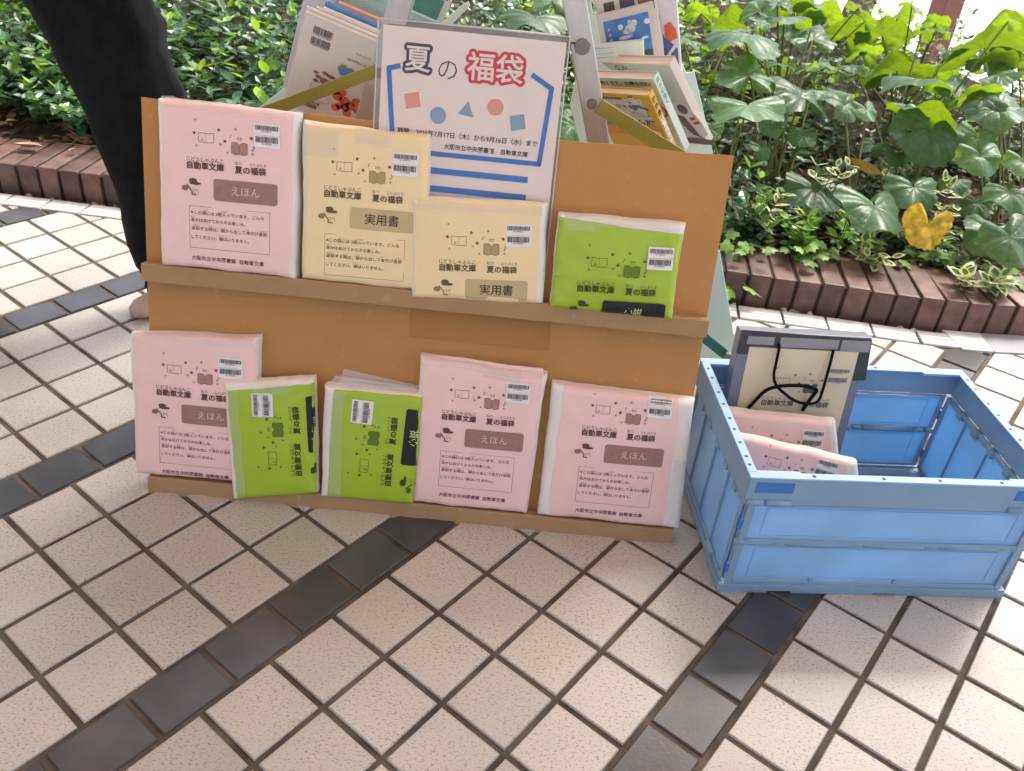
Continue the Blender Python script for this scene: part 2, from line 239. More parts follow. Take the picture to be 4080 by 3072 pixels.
class P2:                                   # flat artwork: 2-D polygons in metres
    def __init__(s): s.v = []; s.f = []; s.z = {}
    def poly(s, pts):
        b = len(s.v); s.v.extend(pts); s.f.append(tuple(range(b, b + len(pts)))); return s
    def text(s, t, x0, x1, yc, off=0.0, h=None):
        vs, fs, w_, h_ = glyphs(t, off); k = (x1 - x0) / w_; ky = k if h is None else h / h_
        b = len(s.v); s.v.extend([(x0 + x * k, yc + y * ky) for x, y in vs]); s.f.extend([tuple(b + i for i in f) for f in fs]); return s
    def bold(s, t, x0, x1, yc, wgt=.0003, off=.004):
        for k, (dx, dy) in enumerate(((0, 0), (wgt, 0), (-wgt, 0), (0, wgt), (0, -wgt))):
            b = len(s.v); s.text(t, x0 + dx, x1 + dx, yc + dy, off)
            for i in range(b, len(s.v)): s.z[i] = k * .00006
        return s
    def rect(s, x0, y0, x1, y1): return s.poly([(x0, y0), (x1, y0), (x1, y1), (x0, y1)])
    def line(s, pts, w_, closed=False):
        n = len(pts)
        for i in range(n if closed else n - 1):
            a = V(pts[i]); b = V(pts[(i + 1) % n]); d = (b - a)
            if d.length < 1e-7: continue
            d = d.normalized(); q = V((-d.y, d.x)) * w_ / 2; a2 = a - d * w_ * .3; b2 = b + d * w_ * .3
            s.poly([tuple(a2 - q), tuple(b2 - q), tuple(b2 + q), tuple(a2 + q)])
        return s
    def disc(s, c, r, n=24, ry=None): return s.poly([(c[0] + r * math.cos(2 * math.pi * i / n), c[1] + (ry or r) * math.sin(2 * math.pi * i / n)) for i in range(n)])
    def star(s, c, r, rot=0): 
        a = [(c[0] + (r if i % 2 == 0 else r * .42) * math.sin(rot + math.pi * i / 5), c[1] + (r if i % 2 == 0 else r * .42) * math.cos(rot + math.pi * i / 5)) for i in range(10)]
        for i in range(0, 10, 2): s.poly([a[i - 1], a[(i + 1) % 10], a[i]])
        return s.poly([a[i] for i in range(9, 0, -2)])
    def rrect(s, x0, y0, x1, y1, r):
        pts = []
        for cx, cy, a0 in ((x1 - r, y1 - r, 0), (x0 + r, y1 - r, 90), (x0 + r, y0 + r, 180), (x1 - r, y0 + r, 270)):
            pts += [(cx + r * math.cos(R_(a0 + 18 * i)), cy + r * math.sin(R_(a0 + 18 * i))) for i in range(6)]
        return s.poly(pts)
    def note(s, x, y, h):
        return s.disc((x, y), h * .22, 12, h * .16).rect(x + h * .14, y, x + h * .22, y + h).line([(x + h * .18, y + h), (x + h * .5, y + h * .6), (x + h * .42, y + h * .4)], h * .1)
    def clipped(s, mapping=None, clips=(), cell=0):
        bm = bmesh.new()
        bv = [bm.verts.new((*(mapping(*q) if mapping else q), s.z.get(i, 0))) for i, q in enumerate(s.v)]
        for f in s.f:
            try: bm.faces.new([bv[i] for i in f])
            except ValueError: pass
        for co, no in clips:
            bmesh.ops.bisect_plane(bm, geom=bm.verts[:] + bm.edges[:] + bm.faces[:], plane_co=(*co, 0), plane_no=(*no, 0), clear_outer=True)
        if cell and bm.verts:
            for ax in (0, 1):
                lo = min(v.co[ax] for v in bm.verts); hi = max(v.co[ax] for v in bm.verts); k = int((hi - lo) / cell)
                for i in range(1, k + 1):
                    co = [0, 0, 0]; no = [0, 0, 0]; co[ax] = lo + (hi - lo) * i / (k + 1); no[ax] = 1
                    bmesh.ops.bisect_plane(bm, geom=bm.verts[:] + bm.edges[:] + bm.faces[:], plane_co=co, plane_no=no)
        return bm
def decal(name, art, m, parent, zf=None, mapping=None, clips=(), cell=0, lift=.0005):
    bm = art.clipped(mapping, clips, cell)
    if not bm.faces: bm.free(); return None
    for v in bm.verts: v.co.z += (zf(v.co.x, v.co.y) if zf else 0) + lift
    for f in bm.faces:
        if f.normal.z < 0: f.normal_flip()
    bm.normal_update()
    for f in bm.faces:
        if f.normal.z < 0: f.normal_flip()
    me = bpy.data.meshes.new(name); bm.to_mesh(me); bm.free(); me.materials.append(m)
    return link(name, me, parent)
# ------------------------------------------------------------------ the setting: paving, kerb, bed
CURVE = [(-6, 1.30), (-3, 1.20), (-1.4, 1.19), (-1.05, 1.172), (-.5, 1.125), (0, 1.06), (.35, 1.0), (.7, .948), (.95, .937), (1.15, .912), (1.25, .902), (1.33, .903), (1.46, .918), (1.8, .96), (2.4, 1.06), (6, 1.9)]
def lerp_curve(x):
    for (a, b), (c, d) in zip(CURVE, CURVE[1:]):
        if x <= c: return b + (d - b) * (x - a) / (c - a)
    return CURVE[-1][1]
def yc(x): return sum(lerp_curve(x + d) for d in (-.12, -.06, 0, .06, .12)) / 5
GI = V((.810027, -.586393)); GJ = V((-.586393, -.810027)); G0 = V((.2152, -.0245)); PT = .116
def grid(i, j): return G0 + GI * (i * PT) + GJ * (j * PT)
def clip_poly(poly, co, no):
    out = []
    for k in range(len(poly)):
        a = poly[k - 1]; b = poly[k]; da = (a - co).dot(no); db = (b - co).dot(no)
        if (da <= 0) != (db <= 0): out.append(a + (b - a) * (da / (da - db)))
        if db <= 0: out.append(b)
    return out
EDGE_W, GAP = .066, .020
lightb = MB(); darkb = MB(); g_ = .04
rt = random.Random(3)
def tile(mb, i0, i1, j0, j1):
    c = grid((i0 + i1) / 2, (j0 + j1) / 2)
    if not (-4.5 < c.x < 4.5 and -2.6 < c.y < 3): return
    poly = [grid(i0 + g_, j0 + g_), grid(i0 + g_, j1 - g_), grid(i1 - g_, j1 - g_), grid(i1 - g_, j0 + g_)]
    e = yc(c.x) - EDGE_W - GAP - .006
    if c.y > e - .2:
        sl = (yc(c.x + .05) - yc(c.x - .05)) / .1
        poly = clip_poly(poly, V((c.x, e)), V((-sl, 1)).normalized())
        if len(poly) < 3: return
    area = sum(poly[k - 1].cross(poly[k]) if False else (poly[k - 1].x * poly[k].y - poly[k].x * poly[k - 1].y) for k in range(len(poly)))
    if abs(area) < 2e-4: return
    if area < 0: poly.reverse()
    cc = sum(poly, V((0, 0))) / len(poly); tx = rt.uniform(-.003, .003); ty = rt.uniform(-.003, .003); dz = rt.uniform(-.0004, .0004)
    n = len(poly); top = []; low = []
    for p in poly:
        d = (p - cc); q = p - d.normalized() * .0022; z = dz + tx * d.x + ty * d.y
        top.append((q.x, q.y, z)); low.append((p.x, p.y, z - .0022))
    bot = [(p.x, p.y, -.012) for p in poly]
    mb.add(top + low + bot, [tuple(range(n))] + [(k, n + k, n + (k + 1) % n, (k + 1) % n) for k in range(n)] + [(n + k, 2 * n + k, 2 * n + (k + 1) % n, n + (k + 1) % n) for k in range(n)])
for blk in range(-11, 12):
    b0 = -1 + blk * 4.79
    for k in range(4):
        for j in range(-45, 45): tile(lightb, b0 + k, b0 + k + 1, j + .04, j + 1.04)
    for j in range(-45, 45): tile(darkb, b0 - .79, b0, j + .52, j + 1.52)
# every tile face wound upward
fl_l = lightb.build('floor', M['tile']); tag(fl_l, kind='structure')
fl_d = darkb.build('floor_dark_bands', M['tile_dark']); tag(fl_d, kind='structure')
gb = MB(); xs = [-4.6 + .1 * i for i in range(93)]
vs = []
for x in xs: vs += [(x, -2.7, -.0045), (x, yc(x) - GAP - .004, -.0045)]
gb.add(vs, [(2 * i, 2 * i + 2, 2 * i + 3, 2 * i + 1) for i in range(len(xs) - 1)])
tag(gb.build('floor_grout', M['grout']), kind='structure')
gd = MB(); gd.box((-120, -120, -.4), (120, 120, -.03)); tag(gd.build('ground', M['paving']), kind='structure')
# roof over the paved walk: the display stands in its shade
rf = MB(); rf.box((-6, -3.4, 3.25), (3.0, 1.9, 3.45)); tag(rf.build('roof', mat('roof_soffit', (.80, .58, .38), .8, .05, 2)), kind='structure')
# ribbed edging tiles along the gutter
eb = MB(); x = -3.2
while x < 1.9:
    L_ = .112; x2 = x + L_
    a = V((x, yc(x) - GAP)); b = V((x2, yc(x2) - GAP)); t = (b - a).normalized(); nn = V((t.y, -t.x))
    prof = [(0, -.012), (0, .003)]
    for r in range(4): o = .006 + r * .0165; prof += [(o, .004), (o + .010, .004), (o + .012, .0015), (o + .0155, .0015)]
    prof = prof[:-1] + [(EDGE_W - .001, .002), (EDGE_W, -.012)]
    rows = []
    for p in (a + t * .002, b - t * .002): rows.append([(*(p + nn * u), z) for u, z in prof])
    n = len(prof); eb.add(rows[0] + rows[1], [(k, k + 1, n + k + 1, n + k) for k in range(n - 1)] + [tuple(range(n - 1, -1, -1)), tuple(range(n, 2 * n))])
    x = x + .116 * t.x
tag(eb.build('edging_tiles', M['edging']), kind='structure')
gu = MB(); vs = []
for x in xs: vs += [(x, yc(x) - GAP - .004, -.0045), (x, yc(x) - GAP + .001, -.02), (x, yc(x) + .03, -.02)]
gu.add(vs, [(3 * i + a, 3 * i + 3 + a, 3 * i + 4 + a, 3 * i + 1 + a) for i in range(len(xs) - 1) for a in (0, 1)])
tag(gu.build('gutter', M['soil']), kind='structure')
# infill slab beside the kerb at the right
sb = MB()
def slab(x0, x1, z, mi):
    k = [V((x0, yc(x0) - .098)), V((x1, yc(x1) - .098)), V((x1, yc(x1) - .004)), V((x0 - .02, yc(x0) - .004))]
    sb.prism([(p.x, p.y, -.01) for p in k], (0, 0, z + .01), mi)
slab(1.285, 1.365, .006, 0); slab(1.368, 1.52, .005, 1); slab(1.523, 1.64, .006, 0); slab(1.643, 1.9, .005, 0)
tag(sb.build('floor_infill', [M['edging'], mat('grey_infill_tile', (.33, .33, .36), .35, .1)], bevel=.002), kind='structure')

# brick kerb
KH = .088
kerb = empty('brick_kerb', 'low brown brick kerb edging the planting bed behind the display', 'kerb', Matrix.Translation((0, 1.1, 0)))
def at_arc(x, off): t = V((1, (yc(x + .03) - yc(x - .03)) / .06)).normalized(); return V((x, yc(x))) + V((-t.y, t.x)) * off, t
bb = MB(); rb = random.Random(11); x = -3.4; BO = V((0, -1.1, 0))
while x < 2.6:
    p, t = at_arc(x, 0); nn = V((-t.y, t.x)); z1 = KH + rb.uniform(-.002, .0025); wob = rb.uniform(-.0025, .0025); wd = .0545 + rb.uniform(-.002, .002)
    fr = Matrix(((t.x, nn.x, 0, p.x), (t.y, nn.y, 0, p.y - 1.1), (0, 0, 1, 0), (0, 0, 0, 1))) @ Matrix.Rotation(rb.uniform(-.012, .012), 4, 'Z')
    bb.box((-wd / 2, wob, -.018), (wd / 2, .205 + wob, z1), mw=fr)
    x += .0635 * t.x
bb.build('bricks', M['brick'], kerb, bevel=.0035, seg=2)
mb = MB(); vs = []
for i in range(121):
    x = -3.4 + i * .05; a, t = at_arc(x, .007); c, t = at_arc(x, .20)
    vs += [(a.x, a.y - 1.1, -.018), (a.x, a.y - 1.1, KH - .007), (c.x, c.y - 1.1, KH - .005), (c.x, c.y - 1.1, -.018)]
mb.add(vs, [(4 * i + k, 4 * i + 4 + k, 4 * i + 5 + k, 4 * i + 1 + k) for i in range(120) for k in range(3)])
mb.build('mortar', M['mortar'], kerb)
# planting bed soil
def soil_z(x, y):
    d = max(0, y - yc(x) - .2); return .074 + .11 * min(d, 2.6) * (1 if x < 1.0 else max(.55, 1 - .25 * (x - 1))) + .022 * noise.noise((x * 3, y * 3, 0)) * min(1, d * 6) + .012 * noise.noise((x * 11, y * 11, 3)) * min(1, d * 6)
def bed_end(x): return 4.6 if x < .8 else max(2.7, 4.6 - (x - .8) * 1.25)
so = MB(); NX, NY = 110, 60; vs = []
for i in range(NX + 1):
    x = -4.5 + 8.5 * i / NX; y0 = yc(x) + .196; y1 = bed_end(x)
    for j in range(NY + 1):
        y = y0 + (y1 - y0) * (j / NY) ** 1.3; vs.append((x, y, soil_z(x, y) if j < NY else -.1))
so.add(vs, [(i * (NY + 1) + j, (i + 1) * (NY + 1) + j, (i + 1) * (NY + 1) + j + 1, i * (NY + 1) + j + 1) for i in range(NX) for j in range(NY)])
tag(so.build('planting_bed', M['soil'], smooth=True), kind='structure')

# ------------------------------------------------------------------ plants
def rot_frame(yaw, pitch, roll):
    t = V((math.cos(R_(yaw)) * math.cos(R_(pitch)), math.sin(R_(yaw)) * math.cos(R_(pitch)), math.sin(R_(pitch))))
    s = t.cross(V((0, 0, 1)))
    s = s.normalized() if s.length > 1e-4 else V((1, 0, 0))
    n = s.cross(t)
    c, q = math.cos(R_(roll)), math.sin(R_(roll))
    return t, s * c + n * q, n * c - s * q
def ovate(mb, p, t, s, n, L, W, fold=.25, mi=0, edge=None):
    m1 = p + t * L * .35 - n * W * fold * .5; m2 = p + t * L * .7 - n * W * fold * .5; tip = p + t * L - n * L * .10
    a = W / 2
    v = [p, p + t * L * .18 + s * a * .6, p + t * L * .45 + s * a, p + t * L * .75 + s * a * .66 - n * L * .03, tip, p + t * L * .75 - s * a * .66 - n * L * .03, p + t * L * .45 - s * a, p + t * L * .18 - s * a * .6, m1, m2]
    if edge is None:
        mb.add(v, [(0, 1, 2, 8), (8, 2, 3, 9), (9, 3, 4), (0, 8, 6, 7), (8, 9, 5, 6), (9, 4, 5)], mi)
    else:
        c = p + t * L * .5; inn = [q + (c - q) * .38 + n * .0006 for q in v[:8]]
        b = v[:8] + inn
        mb.add(b, [(i, (i + 1) % 8, 8 + (i + 1) % 8, 8 + i) for i in range(8)], edge)
        mb.add(inn + [m1, m2], [(0, 1, 2, 8), (8, 2, 3, 9), (9, 3, 4), (0, 8, 6, 7), (8, 9, 5, 6), (9, 4, 5)], mi)
def sprig(mb, base, h, lean, nodes_, L, W, rng, li=0, si=1, edge=None, young=None):
    top = base + V((lean.x, lean.y, h)); pts = []
    for k in range(5):
        u = k / 4; pts.append(base.lerp(top, u) + V((lean.y, -lean.x, 0)) * .15 * math.sin(u * 3) + V((0, 0, -.25 * lean.length * u * u)))
    mb.tube(pts, [.0018, .0016, .0014, .0012, .0008], 4, si, False)
    a0 = rng.uniform(0, 360)
    for k in range(nodes_):
        u = .2 + .8 * k / max(1, nodes_ - 1); f = u * 4; i = min(3, int(f)); p = pts[i].lerp(pts[i + 1], f - i)
        sc = (1 - .45 * (u - .5) if u > .5 else 1) * rng.uniform(.75, 1.2)
        for q in (0, 180):
            t, s, n = rot_frame(a0 + 88 * k + q + rng.uniform(-18, 18), rng.uniform(-18, 38) + (25 if u > .9 else 0), rng.uniform(-22, 22))
            ovate(mb, p, t, s, n, L * sc, W * sc, .28, young if (young is not None and u > .85 and rng.random() < .45) else li, edge)
rs = random.Random(5)
sh = MB()
cnt = 0
while cnt < 1080:
    x = rs.uniform(-3.2, .75); y = yc(x) + .29 + abs(rs.gauss(0, 1)) * .95
    if y > 4.4: continue
    if x > .1 and rs.random() < (x - .1) * 1.4: continue
    cnt += 1; d = y - yc(x)
    h = rs.uniform(.14, .30) * (1 if d > .6 else .72) + .04 * noise.noise((x * 2, y * 2, 9))
    sprig(sh, V((x, y, soil_z(x, y))), h, V((rs.uniform(-.08, .08), rs.uniform(-.14, .05))), rs.randint(5, 8), rs.uniform(.046, .070), rs.uniform(.027, .040), rs, 0, 1, None, 2)
for k in range(46):                              # a few long thin runners standing proud of the mass
    x = rs.uniform(-2.2, .4); y = yc(x) + rs.uniform(.6, 1.8)
    sprig(sh, V((x, y, soil_z(x, y))), rs.uniform(.32, .46), V((rs.uniform(-.1, .1), rs.uniform(-.2, 0))), rs.randint(6, 9), .045, .024, rs, 0, 1, None, 2)
tag(sh.build('shrub_ground_cover', [M['shrub'], M['twig'], M['shrub_young']]), kind='stuff')
# litter and low dark undergrowth
lit = MB()
for k in range(4200):
    x = rs.uniform(-2.6, 2.6); y = yc(x) + .19 + abs(rs.gauss(0, .5)) ; 
    if y > bed_end(x) - .1: continue
    t, s, n = rot_frame(rs.uniform(0, 360), rs.uniform(-25, 25), rs.uniform(-50, 50)); L = rs.uniform(.02, .06)
    ovate(lit, V((x, y, soil_z(x, y) + rs.uniform(.003, .02))), t, s, n, L, L * rs.uniform(.35, .6), rs.uniform(-.5, .5), 0)
for k in range(240):
    x = rs.uniform(-2.4, 2.3); y = yc(x) + rs.uniform(.16, .6); t, s, n = rot_frame(rs.uniform(0, 360), rs.uniform(-5, 25), 0); p = V((x, y, soil_z(x, y) + .012))
    if y < yc(x) + .2: p.z = KH + .004; t.z = 0
    lit.tube([p, p + t * .06 + s * .006, p + t * rs.uniform(.1, .2)], [.0013, .0012, .0008], 4, 1, False)
tag(lit.build('leaf_litter', [M['dead'], M['twig']]), kind='stuff')
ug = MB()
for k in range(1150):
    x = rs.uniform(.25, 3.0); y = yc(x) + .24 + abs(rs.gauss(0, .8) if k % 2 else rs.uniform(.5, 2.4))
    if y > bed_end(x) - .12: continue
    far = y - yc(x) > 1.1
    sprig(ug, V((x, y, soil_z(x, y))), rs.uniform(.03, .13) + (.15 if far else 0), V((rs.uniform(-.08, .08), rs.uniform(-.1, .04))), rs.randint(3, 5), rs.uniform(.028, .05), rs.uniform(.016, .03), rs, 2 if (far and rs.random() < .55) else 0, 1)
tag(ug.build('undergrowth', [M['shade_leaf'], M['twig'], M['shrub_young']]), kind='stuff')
# pebbles in the gutter
pb = MB()
for k in range(70):
    x = -rs.uniform(.35, 2.2) if k < 58 else rs.uniform(.7, 1.2); p = V((x, yc(x) - rs.uniform(.004, .018), -.012)); r = rs.uniform(.004, .011)
    vs = []; 
    for lat in (-.6, .1, .8): 
        for j in range(6): a = j * math.pi / 3 + lat; vs.append(p + V((math.cos(a) * math.cos(lat), math.sin(a) * math.cos(lat), math.sin(lat) + .7)) * r * rs.uniform(.7, 1.25))
    vs += [p + V((0, 0, r * 1.8))]
    pb.add(vs, [(i * 6 + j, i * 6 + (j + 1) % 6, i * 6 + 6 + (j + 1) % 6, i * 6 + 6 + j) for i in (0, 1) for j in range(6)] + [(12 + j, 12 + (j + 1) % 6, 18) for j in range(6)])
tag(pb.build('pebbles', M['stone']), kind='stuff')

# leopard plants: kidney leaves on long stalks
def kidney(seed, R=1.0, cup=.18, droop=.16):
    r = random.Random(seed); ph = [r.uniform(0, 6.28) for _ in range(4)]; NA, NR = 64, 7
    vs = [(0, 0, 0)]; 
    for j in range(1, NR + 1):
        q = j / NR
        for i in range(NA + 1):
            th = R_(-158 + 316 * i / NA); aa = abs(math.degrees(th))
            rad = (.92 + .08 * math.cos(2 * th) - .07 * math.cos(th)) * (1 + .05 * math.sin(3 * th + ph[0]) + .03 * math.sin(5 * th + ph[1]))
            if aa > 128: rad *= 1 - .55 * ((aa - 128) / 30) ** 2
            rim = 1 + (.045 * abs(math.sin(11 * th)) + .02 * math.sin(23 * th + ph[2]) if j == NR else .01 * abs(math.sin(13 * th)) * q)
            rr = rad * q * rim
            z = cup * q * (1 - q) * 1.6 - droop * q * q + q * q * (.13 * math.sin(3 * th + ph[3]) + .08 * math.sin(5 * th + ph[0]) + .03 * math.sin(9 * th + ph[1])) - .018 * q * abs(math.cos(4.5 * th)) + (.05 * q if aa > 120 else 0)
            vs.append((math.sin(th) * rr * 1.08, math.cos(th) * rr, z))
    fs = [(0, i + 2, i + 1) for i in range(NA)]
    for j in range(NR - 1):
        b = 1 + j * (NA + 1)
        fs += [(b + i, b + i + 1, b + NA + 2 + i, b + NA + 1 + i) for i in range(NA)]
    me = bpy.data.meshes.new('leaf'); me.from_pydata(vs, [], fs); me.polygons.foreach_set('use_smooth', [True] * len(me.polygons)); me.materials.append(M['leaf'])
    return me
KID = [kidney(s, cup=.10 + .05 * (s % 4), droop=.10 + .06 * (s % 3)) for s in range(8)]
KIDY = kidney(25, cup=.22, droop=.05); KIDY.materials[0] = M['leaf_y']
C4 = lambda x, y: (2700 + x / 1.2819, y / 1.2819)
LEAVES = [  # attach px (crop), Y, width px, yaw, pitch, roll
    (360, 540, 1.26, 400, -90, -4, -4), (358, 385, 1.5, 320, 95, 28, 0), (345, 190, 1.62, 410, -86, 4, 4), (628, 500, 1.46, 360, 120, 24, -8), (790, 470, 1.52, 230, -40, 6, 0),
    (545, 95, 1.95, 300, -140, 10, -15), (690, 205, 1.85, 250, 80, 18, 0), (860, 185, 2.3, 270, -85, 58, 12), (1045, 185, 2.25, 280, -75, 52, 14), (1120, 95, 2.4, 200, -60, 60, 0),
    (1120, 365, 1.95, 370, -100, 48, -10), (1330, 365, 2.1, 220, -80, 55, 0), (1565, 245, 1.95, 470, -85, 58, -8), (1320, 120, 2.1, 150, -100, 60, 0), (1600, 310, 1.85, 250, -80, 45, 0),
    (1262, 425, 1.72, 400, -85, 16, 3), (1500, 490, 1.62, 300, -95, 40, -18), (1285, 600, 1.5, 430, -95, 30, 22), (1560, 505, 1.55, 260, -30, 12, -18), (850, 540, 1.4, 200, -75, -32, 10),
    (965, 560, 1.42, 160, -60, -30, 0), (1290, 660, 1.42, 380, -110, -42, 10), (1530, 700, 1.45, 230, -90, -55, 0), (1545, 800, 1.32, 230, -80, -35, -14), (700, 965, 1.24, 330, -92, -22, 4),
    (1005, 1055, 1.14, 410, -75, -16, 10), (1205, 960, 1.26, 290, -80, -28, -4), (1590, 1195, 1.10, 280, -120, -30, 10), (1700, 1215, 1.02, 330, -60, -38, -10), (1700, 985, 1.2, 250, -90, -20, 0),
    (1530, 1040, 1.25, 180, -90, -40, 0), (1765, 830, 1.25, 190, -90, -30, 0), (1545, 700, 1.6, 170, -80, 50, 0), (1640, 560, 1.5, 300, -60, -6, -20), (1420, 930, 1.35, 170, -100, -20, 0),
    (420, 60, 2.3, 230, 60, 40, 10), (250, 100, 2.4, 220, -80, 50, -10), (120, 70, 2.5, 200, -90, 55, 0), (600, 50, 2.5, 220, -95, 55, 0), (760, 90, 2.5, 220, -90, 58, 20), (720, 330, 1.75, 190, -60, 5, 0), (900, 340, 1.9, 170, -50, 12, 0),
    (1700, 150, 2.2, 240, -80, 50, 10), (1740, 350, 1.9, 240, -95, 52, 0), (1650, 380, 1.75, 240, -40, 20, -10), (950, 270, 2.1, 190, -80, 55, 0), (520, 330, 1.8, 170, -90, 10, 0), (60, 215, 1.75, 150, -100, 5, 0), (25, 190, 1.4, 110, -80, -20, 0),
    (-730, 95, 1.42, 350, -88, -2, 4), (-540, 640, 1.12, 210, -90, -30, 6), (-600, 560, 1.2, 160, -120, -25, 0), (-640, 5, 1.7, 200, 90, 30, 0), (-350, 40, 1.65, 200, -60, 10, 0), (640, 690, 1.42, 160, -90, -35, 0), (480, 640, 1.4, 140, -110, -35, 0), (160, 660, 1.3, 150, -90, -40, 0),
    (1130, 780, 1.45, 170, -70, -35, 0), (1010, 740, 1.5, 150, -110, -20, 0), (430, 760, 1.35, 130, -60, -40, 0)]
YELLOW = (1275, 1150, 1.08, 260, -112, -58, 22)
BASES = [(.55, 1.62), (.92, 1.55), (1.32, 1.62), (1.75, 1.66), (1.08, 1.24), (1.52, 1.28), (.74, 1.36), (.35, 1.55), (1.5, 2.2), (1.05, 2.2), (2.1, 2.2), (1.28, 1.35), (1.72, 1.18)]
WHERE = ['with two broad leaves beside the book rack', 'standing behind the white edge of the rack, leaves wide and flat', 'with tall lime backlit leaves in the middle of the bed', 'with large glossy leaves at the right edge', 'with grey green leaves hanging over the brick kerb', 'with dark drooping leaves above the crate', 'low and dark just right of the books', 'seen through the rack between its metal legs', 'with bright backlit leaves under the red brown post', 'with bright leaves in front of the grey trunk', 'with pale leaves against the white ground', 'with folded leaves above the yellow leaf', 'with leaves overhanging the kerb at the far right']
plants = [empty('leopard_plant', 'round leaved green plant ' + wtxt, 'plant', Matrix.Translation((bx, by, soil_z(bx, by))), 'round leaved plants in the bed') for (bx, by), wtxt in zip(BASES, WHERE)]
def put_leaf(spec, me, idx):
    ax, ay, Y, wpx, yaw, pit, roll = spec; P = aty(*C4(ax, ay), Y); P.z = max(P.z, soil_z(P.x, P.y) + .04)
    R = wpx / 1.2819 * (P - CAM).dot(CF) / F_PX / 2 / 1.0
    t, s, n = rot_frame(yaw, pit, roll)
    k = min(range(len(BASES)), key=lambda q: (BASES[q][0] - P.x) ** 2 + (BASES[q][1] + .05 - P.y) ** 2); pl = plants[k]; o = V((BASES[k][0], BASES[k][1], soil_z(*BASES[k])))
    lf = link('leaf', me, pl, frame(P - o, s * R, t * R, n * R))
    st = MB(); b = V((random.uniform(-.05, .05), random.uniform(-.05, .05), -.02)); e = P - o; mid = b.lerp(e, .5) + V((0, 0, .18 * (e - b).length)) * .6; c1 = b.lerp(mid, .6) + V((0, 0, .03))
    pts = []
    for i in range(9):
        u = i / 8; pts.append(b * (1 - u) ** 2 + mid * 2 * u * (1 - u) + e * u * u)
    inv = lf.matrix_local.inverted()
    if me is KIDY: return lf
    st.tube(pts, [.0042 - .0002 * i for i in range(9)], 6); st.build('leaf_stalk', M['stalk'], pl, smooth=True)
    return lf
for k_ in range(34):
    LEAVES.append((random.uniform(60, 1760), random.uniform(20, 620), random.uniform(1.5, 2.6), random.uniform(120, 230), random.uniform(-140, -40) if k_ % 3 else random.uniform(20, 160), random.uniform(20, 60) if k_ % 3 else random.uniform(0, 25), random.uniform(-20, 20)))
for i, sp in enumerate(LEAVES): put_leaf(sp, KID[i % 8], i)
yl = put_leaf(YELLOW, KIDY, 0); yl['label'] = 'withered yellow leaf at the kerb'
# ivy and small sprigs along the front of the bed
def ivy_leaf(mb, p, t, s, n, L, mi=0):
    out = [(0, 0), (.30, -.16), (.52, .10), (.36, .30), (.44, .62), (.20, .62), (0, 1), (-.20, .62), (-.44, .62), (-.36, .30), (-.52, .10), (-.30, -.16)]
    vs = [p + t * (y * L) + s * (x * L) - n * (abs(x) * .25 * L + y * y * .12 * L) for x, y in out] + [p + t * L * .3]
    mb.add(vs, [(i, (i + 1) % 12, 12) for i in range(12)], mi)
def pxb(x, y): return C4(x, y)
ri = random.Random(31)
IVY = [(310, 1300, 5, 'dangling over the kerb beside the cardboard'), (415, 1195, 7, 'below the glossy upright sprigs'), (560, 1180, 8, 'between white grass blades'), (690, 1330, 8, 'spilling brightest over the kerb bricks'), (820, 1170, 9, 'under the broad hanging leaf'), (880, 1260, 8, 'left of the withered yellow leaf'), (1010, 970, 5, 'with pale yellow leaves in the dark gap'), (1290, 1320, 8, 'under the withered yellow leaf'), (1360, 1370, 7, 'drooping onto the kerb near the dry leaves'), (1660, 1470, 6, 'at the far right end of the kerb'), (430, 1040, 6, 'higher up beside the cardboard edge'), (290, 1190, 6, 'touching the cardboard edge'), (1050, 1210, 6, 'in shade right of the broad leaf'), (320, 1505, 1, 'hanging down the brick face')]
for cx, cy, nl, wtxt in IVY:
    x_, y_ = pxb(cx, cy); g0 = fl(x_, y_, KH); P = V((g0.x, max(g0.y, yc(g0.x) + .05), 0)); P.z = (soil_z(P.x, P.y) if P.y > yc(P.x) + .2 else KH) + .012
    if nl == 1: P = V((g0.x, 0, .05)); q = fl(x_, y_, .045); P = V((q.x, yc(q.x) - .012, .045))
    mb = MB(); o = P.copy()
    for k in range(nl * 2 if nl > 1 else 2):
        q = V((ri.gauss(0, .04), ri.gauss(0, .032), ri.uniform(.0, .045))) if nl > 1 else V((.04 * k - .02, 0, .012 * k))
        t, s, n = rot_frame(ri.uniform(-170, -10), ri.uniform(-35, 15), ri.uniform(-30, 30))
        ivy_leaf(mb, q, t, s, n, ri.uniform(.028, .048) * (1.25 if nl == 1 else 1), 0)
        mb.tube([q, q.lerp(V((0, .02, 0)), .5) + V((0, 0, .01)), V((0, .03, -.01))], .001, 4, 1, False)
    ob = mb.build('ivy', [M['ivy'], M['stalk']], mw=Matrix.Translation(o)); tag(ob, 'small light green ivy ' + wtxt, 'ivy', 'ivy along the kerb')
